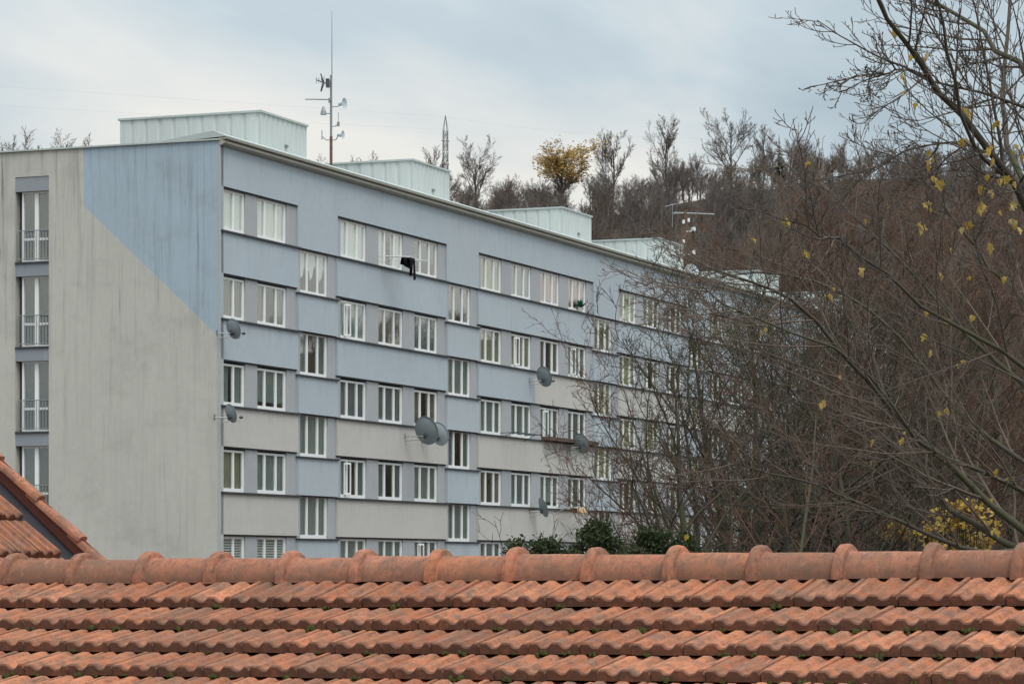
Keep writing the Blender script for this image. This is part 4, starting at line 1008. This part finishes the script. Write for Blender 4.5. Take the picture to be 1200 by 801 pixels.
# slender trees and saplings between the roof and the building
def stem_params(n1, n2, n3, ang=.6, up=.05, rt=.0055):
    return [D(seg=9, wob=.05, up=.04, n=n1, t0=.2, end=.12), D(seg=6, wob=.10, up=up, n=n2, t0=.1, ang=ang, len=.42, rad=.5, end=.2), D(seg=4, wob=.14, up=.03, n=n3, t0=.1, ang=.7, len=.42, rad=.55, rmin=.009, end=.4), D(seg=3, wob=.16, up=.02, n=2.1, t0=.1, ang=.6, len=.45, rad=.6, rmin=rt, end=.6), D(seg=2, wob=.2, up=0, n=0, t0=0, ang=.7, len=.5, rad=.7, rmin=rt, end=.6)]
SAP0 = [(bare_proto(31, 10, stem_params(18, 8, 5, .65, .06), M['bark_dark'], M['twig_dark'], .13), 10), (bare_proto(32, 10, stem_params(16, 8, 5, .8, .05), M['bark_fore'], M['twig_dark'], .17), 10), (bare_proto(33, 10, stem_params(17, 8, 5, .55, .07), M['bark_fore'], M['twig_stem'], .08), 10)]
SAP = [(p_, max(v.co.z for v in p_[1].vertices)/1.05) for p_, h_ in SAP0]
STEM = [(790, 420, 62, 2, 'slim bare sapling left of the dark stem, before the fourth facade section'), (838, 360, 58, 0, 'slender dark-stemmed bare tree before the end of the blue facade'), (905, 410, 52, 2, 'thin bare tree with straight dark stem before the fifth stair head'), (880, 380, 66, 1, 'bare tree with spreading fine twigs between two thin dark stems'), (945, 370, 60, 0, 'bare tree left of the mossy trunks'),
        (962, 330, 64, 1, 'mossy-trunked bare tree, leftmost of the close trio'), (992, 320, 66, 1, 'mossy-trunked bare tree in the middle of the close trio'), (1030, 330, 70, 0, 'mossy-trunked bare tree nearest the building end'), (1085, 380, 64, 2, 'bare tree above the yellow bush'), (1150, 400, 60, 1, 'dark bare tree right of the yellow bush'), (1230, 380, 66, 0, 'bare tree at the right picture edge before the wood'),
        (975, 350, 90, 2, 'reddish bare tree showing between the mossy trunks'), 
        (1050, 335, 88, 0, 'bare tree hiding the far corner of the building'), (1065, 350, 76, 1, 'bare tree just right of the far building corner'),
        (815, 345, 72, 2, 'reddish bare sapling leftmost in the thicket before the facade'), (850, 330, 70, 0, 'dark bare tree with a crooked stem in the thicket left of centre'), (872, 318, 86, 0, 'bare tree rising to the roof edge under the fifth stair head'), (912, 312, 74, 1, 'dark spreading tree in the middle of the thicket'), 
        (955, 308, 82, 0, 'bare tree whose top crosses the last stair head'), (1000, 305, 78, 0, 'dark upright tree between the mossy trunks'), (1045, 318, 60, 1, 'dark mossy tree nearest the roof in the thicket'), (1100, 330, 80, 0, 'bare dark tree right of the building, left of the leaning limbs'), (1130, 350, 72, 2, 'reddish thin tree under the leaning limbs'), (1190, 340, 84, 1, 'dark bare tree behind the leaning limbs at the right edge'),
        (930, 330, 96, 2, 'reddish bare tree deep in the middle of the thicket'), (978, 325, 100, 2, 'reddish bare tree glimpsed between two mossy trunks'), (1018, 325, 106, 2, 'reddish bare tree deep in the thicket before the last windows'), (868, 350, 90, 2, 'reddish bare tree behind the crooked dark stem'),
        (826, 340, 84, 0, 'dark bare tree at the left fringe of the thicket'), (895, 318, 92, 0, 'bare tree deep in the thicket under the fifth stair head'), (945, 312, 70, 2, 'reddish tree beside the leftmost mossy trunk'), (1035, 322, 92, 0, 'dark bare tree against the last facade section'),
        (725, 500, 46, 2, 'low leafless sapling rising from the dark yew bushes'), (770, 470, 50, 2, 'leafless sapling right of the yew bushes')]
for i, (px, yt, Y, k, lb) in enumerate(STEM):
    (pr, ht), c = SAP[k], at(px, 300, Y); gz = ground_z(c.x, c.y); yt -= 45 if 830 < px < 1300 else 0; sc = (H0+(HY-yt)*Y/F-gz)/(ht*1.05)
    thin = px < 830
    tree('slender_tree', (c.x, c.y, gz), pr, sc*(.62 if px in (725, 770) else (.85 if thin else 1.25)), i*1.7, lb, 'slender bare trees before the building', sz=sc)

# yew bushes
def bush(px, ytop, Y, wpx, label, mat, seed, n_, size, name='yew_bush', cat='bush', gap=.3, low=None):
    c = at(px, 300, Y); gz = ground_z(c.x, c.y); top = H0+(HY-ytop)*Y/F-gz; W = wpx*Y/F/2; r3 = random.Random(seed); o = empty(name, (c.x, c.y, gz), 0, label, cat); br = []; tips = []
    for k in range(26):
        a = r3.uniform(0, 6.28); e_ = r3.uniform(0, 1); hx, hy = math.cos(a)*W*e_, math.sin(a)*W*e_*.7; tz = top-W*(.95*e_*e_+r3.uniform(0, .5)); pts = []; rad = []
        for j in range(7):
            t = j/6; pts.append((hx*t**.7+r3.gauss(0, .03), hy*t**.7, tz*t)); rad.append(.035*(1-t)+.006)
        br.append((pts, rad, 1))
        for j in range(1, 7):
            for q in range(9 if j > 4 else 6):
                p0 = pts[j]; L = W*r3.uniform(.15, .4); a2 = r3.uniform(0, 6.28); tp = (p0[0]+math.cos(a2)*L, p0[1]+math.sin(a2)*L, p0[2]+r3.uniform(-.1, .6)*L); br.append(([p0, tp], [.008, .003], 2))
                for u in (.4, .6, .8, 1.0): tips.append(tuple(p0[m_]+(tp[m_]-p0[m_])*u for m_ in range(3)))
    link('stems', tubes_to_mesh('stems', br, lambda l: 4, M['bark_dark']), None, o); link('foliage', leaf_cloud(seed, 'foliage', tips, size, n_, mat, .05), None, o); return o
bush(702, 617, 42, 62, 'tallest dark green yew bush in the middle of the row behind the ridge', M['yew'], 51, 11500, .034)
bush(642, 634, 40, 90, 'low spreading yew bush left of the tallest one', M['yew'], 52, 9500, .032)
bush(760, 622, 44, 50, 'dark yew bush right of the tallest one, below the twigs', M['yew'], 53, 7600, .034)
bush(604, 634, 38, 22, 'small yew tuft by a ridge collar, leftmost of the yews', M['yew'], 54, 900, .03)
bush(800, 632, 44, 46, 'rightmost yew bush, in the shade of the slender trees', M['yew'], 55, 6000, .032)
bush(1128, 589, 58, 104, 'bright yellow leafy bush glowing behind the bare trunks', M['leaf_gold'], 56, 4200, .06, 'yellow_bush')
bush(1056, 612, 68, 40, 'small yellow bush left of the bright leafy one', M['leaf_gold'], 57, 2000, .06, 'yellow_bush')

# the big maple on the right: trunk outside the frame, limbs drawn into it
def limb_px(cols):
    return [at(x, y, Y) for x, y, Y in cols]
def smooth_path(pts, n_):
    out_ = []; m_ = len(pts)-1
    for i in range(n_+1):
        t = i/n_*m_; k = min(int(t), m_-1); f = t-k; p0, p1, p2, p3 = pts[max(k-1, 0)], pts[k], pts[k+1], pts[min(k+2, m_)]
        out_.append(.5*((2*p1)+(p2-p0)*f+(2*p0-5*p1+4*p2-p3)*f*f+(3*p1-p0-3*p2+p3)*f**3))
    return out_
def guided_tree(name, label, base, limbs, P, seed, mtrunk, mtwig, trunk_pts, trunk_r):
    rng = random.Random(seed); o = empty(name, base, 0, label, 'tree'); br = []; B = Vector(base)
    tp = [p - B for p in smooth_path([Vector(p) for p in trunk_pts], 14)]; tr_ = [trunk_r*(1-.75*i/14) for i in range(15)]
    link('trunk', tubes_to_mesh('trunk', [([tuple(p) for p in tp], tr_, 0)], lambda l: 12, mtrunk), None, o)
    for pts, r0, r1 in limbs:
        n_ = 12; sp2 = [p-B for p in smooth_path(pts, n_)]; L = sum((sp2[i+1]-sp2[i]).length for i in range(n_)); pt = [tuple(p+Vector((rng.gauss(0, .015), rng.gauss(0, .015), rng.gauss(0, .015)))*(1 if i else 0)) for i, p in enumerate(sp2)]
        rd = [r0+(r1-r0)*(i/n_)**.8 for i in range(n_+1)]; dr = []
        for i in range(n_+1):
            v = (sp2[min(i+1, n_)]-sp2[max(i-1, 0)]).normalized(); dr.append(tuple(v))
        br.append((pt, rd, 0)); children(rng, pt, rd, dr, L, 0, P, br)
    heavy = [b_ for b_ in br if b_[2] == 0]; light = [b_ for b_ in br if b_[2] > 0]
    link('limbs', tubes_to_mesh('limbs', heavy, lambda l: 7, mtrunk), None, o); link('twigs', tubes_to_mesh('twigs', light, lambda l: 5 if l == 1 else 3, mtwig), None, o)
    return o, [b_ for b_ in br if b_[2] >= 2], B
PB = [D(seg=10, wob=.05, up=0, n=13, t0=.10), D(seg=9, wob=.07, up=.02, n=7, t0=.1, ang=.6, len=.33, rad=.5, rmin=.008, end=.3), D(seg=6, wob=.09, up=.05, n=3.2, t0=.15, ang=.65, len=.48, rad=.6, rmin=.0042, end=.5), D(seg=5, wob=.10, up=.09, n=1.4, t0=.2, ang=.6, len=.55, rad=.65, rmin=.003, end=.8), D(seg=3, wob=.14, up=.16, n=0, t0=0, ang=.7, len=.4, rad=.7, rmin=.0028, end=1.2)]
tb = at(1300, 664, 23); gz = ground_z(tb.x, tb.y); tb.z = gz-.1
T1 = at(1285, 520, 23); T2 = at(1262, 380, 23); T3 = at(1240, 250, 23)
limbs = [(limb_px([(1262, 385, 23), (1215, 270, 22.6), (1155, 176, 22.2), (1100, 105, 22), (1060, 50, 21.6), (1028, -10, 21.3), (1005, -70, 21)]), .040, .010),
         (limb_px([(1240, 250, 23), (1215, 120, 23.3), (1175, 60, 23.6), (1125, 22, 24), (1075, -8, 24.3), (1045, -40, 24.5)]), .032, .008),
         (limb_px([(1240, 250, 23), (1190, 215, 22.5), (1140, 165, 22), (1110, 60, 21.5), (1095, -30, 21.2)]), .024, .008),
         (limb_px([(1245, 300, 23), (1190, 190, 24), (1175, 120, 24.6), (1185, 40, 25), (1180, -60, 25.4)]), .03, .012),
         (limb_px([(1262, 385, 23), (1200, 235, 23.6), (1140, 170, 24), (1060, 178, 24.4), (1005, 215, 24.8)]), .016, .004),
         (limb_px([(1215, 130, 23.3), (1150, 110, 23), (1060, 85, 22.8), (1030, 86, 22.6), (990, 95, 22.4)]), .014, .004),
         (limb_px([(1285, 520, 23), (1200, 425, 22.4), (1090, 365, 22), (1000, 290, 21.6), (965, 278, 21.3), (930, 255, 21)]), .022, .005)]
maple, tw, MBase = guided_tree('maple_tree', 'nearly bare maple with arching limbs and a few yellow leaves, cut by the right edge', tb, limbs, PB, 101, M['bark_fore'], M['twig_grey'], [tb, T1, T2, T3, at(1235, 60, 23), at(1230, -120, 23)], .17)
# lower, darker tree behind it with long drooping limbs
tb2 = at(1240, 664, 31); tb2.z = ground_z(tb2.x, tb2.y)-.1
PB2 = [dict(q) for q in PB]; PB2[0]['n'] = 17; PB2[1]['up'] = .03
limbs2 = [(limb_px([(1235, 640, 31), (1160, 590, 31), (1060, 492, 30.6), (990, 415, 30.3), (930, 350, 30), (880, 330, 29.7), (825, 312, 29.4)]), .048, .007),
          (limb_px([(1235, 600, 31), (1170, 560, 30), (1080, 520, 29.4), (1010, 430, 29), (900, 380, 28.5), (820, 340, 28)]), .03, .006),
          (limb_px([(1238, 640, 31), (1190, 640, 31.2), (1120, 600, 31.4), (1080, 545, 31.6), (1040, 470, 32), (1010, 380, 32.4)]), .05, .010),
          (limb_px([(1235, 560, 31), (1140, 500, 31), (1060, 400, 31), (980, 340, 31), (900, 320, 31), (830, 325, 31)]), .03, .005),
          (limb_px([(1230, 470, 31), (1150, 410, 31.5), (1080, 330, 32), (1010, 260, 32.3), (960, 215, 32.6), (915, 190, 33)]), .03, .005),
          (limb_px([(1230, 640, 31), (1120, 640, 30), (1010, 590, 29.5), (930, 560, 29), (850, 540, 28.6)]), .03, .005),
          (limb_px([(1233, 420, 31), (1180, 330, 31), (1120, 260, 31), (1090, 200, 31)]), .03, .006)]
dark, tw2, DBase = guided_tree('leaning_tree', 'dark mossy tree with long limbs sweeping left in front of the building end', tb2, limbs2, PB2, 202, M['bark_fore'], M['twig_brown'], [tb2, at(1238, 560, 31), at(1232, 430, 31), at(1236, 330, 31)], .19)

# yellow leaves, each its own small folded blade
def leaf_mesh(seed):
    r3 = random.Random(seed); b = MB(); rim = [(0, 0), (.22, .10), (.46, .04), (.40, .26), (.62, .48), (.34, .50), (.22, .72), (0, 1.0)]
    pts = rim+[(-x, y) for x, y in rim[-2:0:-1]]; f_ = r3.uniform(.25, .8)
    for x, y in pts: b.v.append((x, .25*math.sin(y*2.2)*r3.uniform(.7, 1.2)+abs(x)*f_, -y))
    b.v += [(0, 0, -.5), (0, .02, .0), (.03, 0, .55), (-.01, .02, .55)]; n_ = len(pts); c = n_
    for i in range(n_): b.f.append((c, i, (i+1) % n_)); b.m.append(0)
    b.f.append((0, n_+2, n_+3)); b.m.append(0)
    me = b.mesh('leaf'); me.materials.append(M['leaf']); return me
LM = [leaf_mesh(k) for k in range(5)]; r4 = random.Random(31)
LEAFPX = [(1058, 100), (1060, 112), (1057, 92), (1074, 127), (1135, 135), (1141, 138), (1170, 148), (1126, 168), (1160, 178), (1163, 190), (1158, 172), (1188, 175), (1196, 186), (1190, 182), (1088, 182), (1092, 190), (1095, 213), (1101, 217), (1160, 210), (1152, 222), (1162, 228), (1175, 215), (1190, 218), (1194, 226), (1193, 264), (1185, 262), (1148, 250), (1172, 252), (1186, 245), (1092, 250), (1083, 243), (1132, 265), (1128, 272), (1079, 266), (1160, 292), (1150, 245), (950, 195), (1100, 325), (1110, 295), (1050, 40), (1070, 70), (1088, 72)]
LEAFPX2 = [(896, 393), (966, 474), (1108, 484), (1105, 538), (1020, 545), (1060, 518), (1128, 428), (1085, 397), (1086, 367), (1140, 375), (1135, 330), (1180, 330), (1023, 523), (985, 445), (1113, 380), (1170, 555), (1160, 590), (1150, 628), (1165, 626), (805, 632), (880, 285), (922, 262), (945, 300), (1015, 262), (1090, 415), (1180, 565), (1040, 245), (1010, 320), (975, 350)]
for px_list, par, Bs, Y0, sz in ((LEAFPX, maple, MBase, 22.2, (.045, .095)), (LEAFPX2, dark, DBase, 30.0, (.05, .10))):
    for (px, py) in px_list:
        for q in range(r4.choice((1, 1, 2, 3))):
            o = link('leaf', LM[r4.randrange(5)], None, par); s = r4.uniform(*sz); o.scale = (s*r4.uniform(.5, .9), s*r4.uniform(.5, 1), s); o.location = at(px+r4.uniform(-3, 3)*q, py+r4.uniform(-4, 4)*q-6, Y0+r4.uniform(-.4, .4))-Bs; o.rotation_euler = (r4.uniform(-.5, .5), r4.uniform(-.5, .5), r4.uniform(0, 6.28))
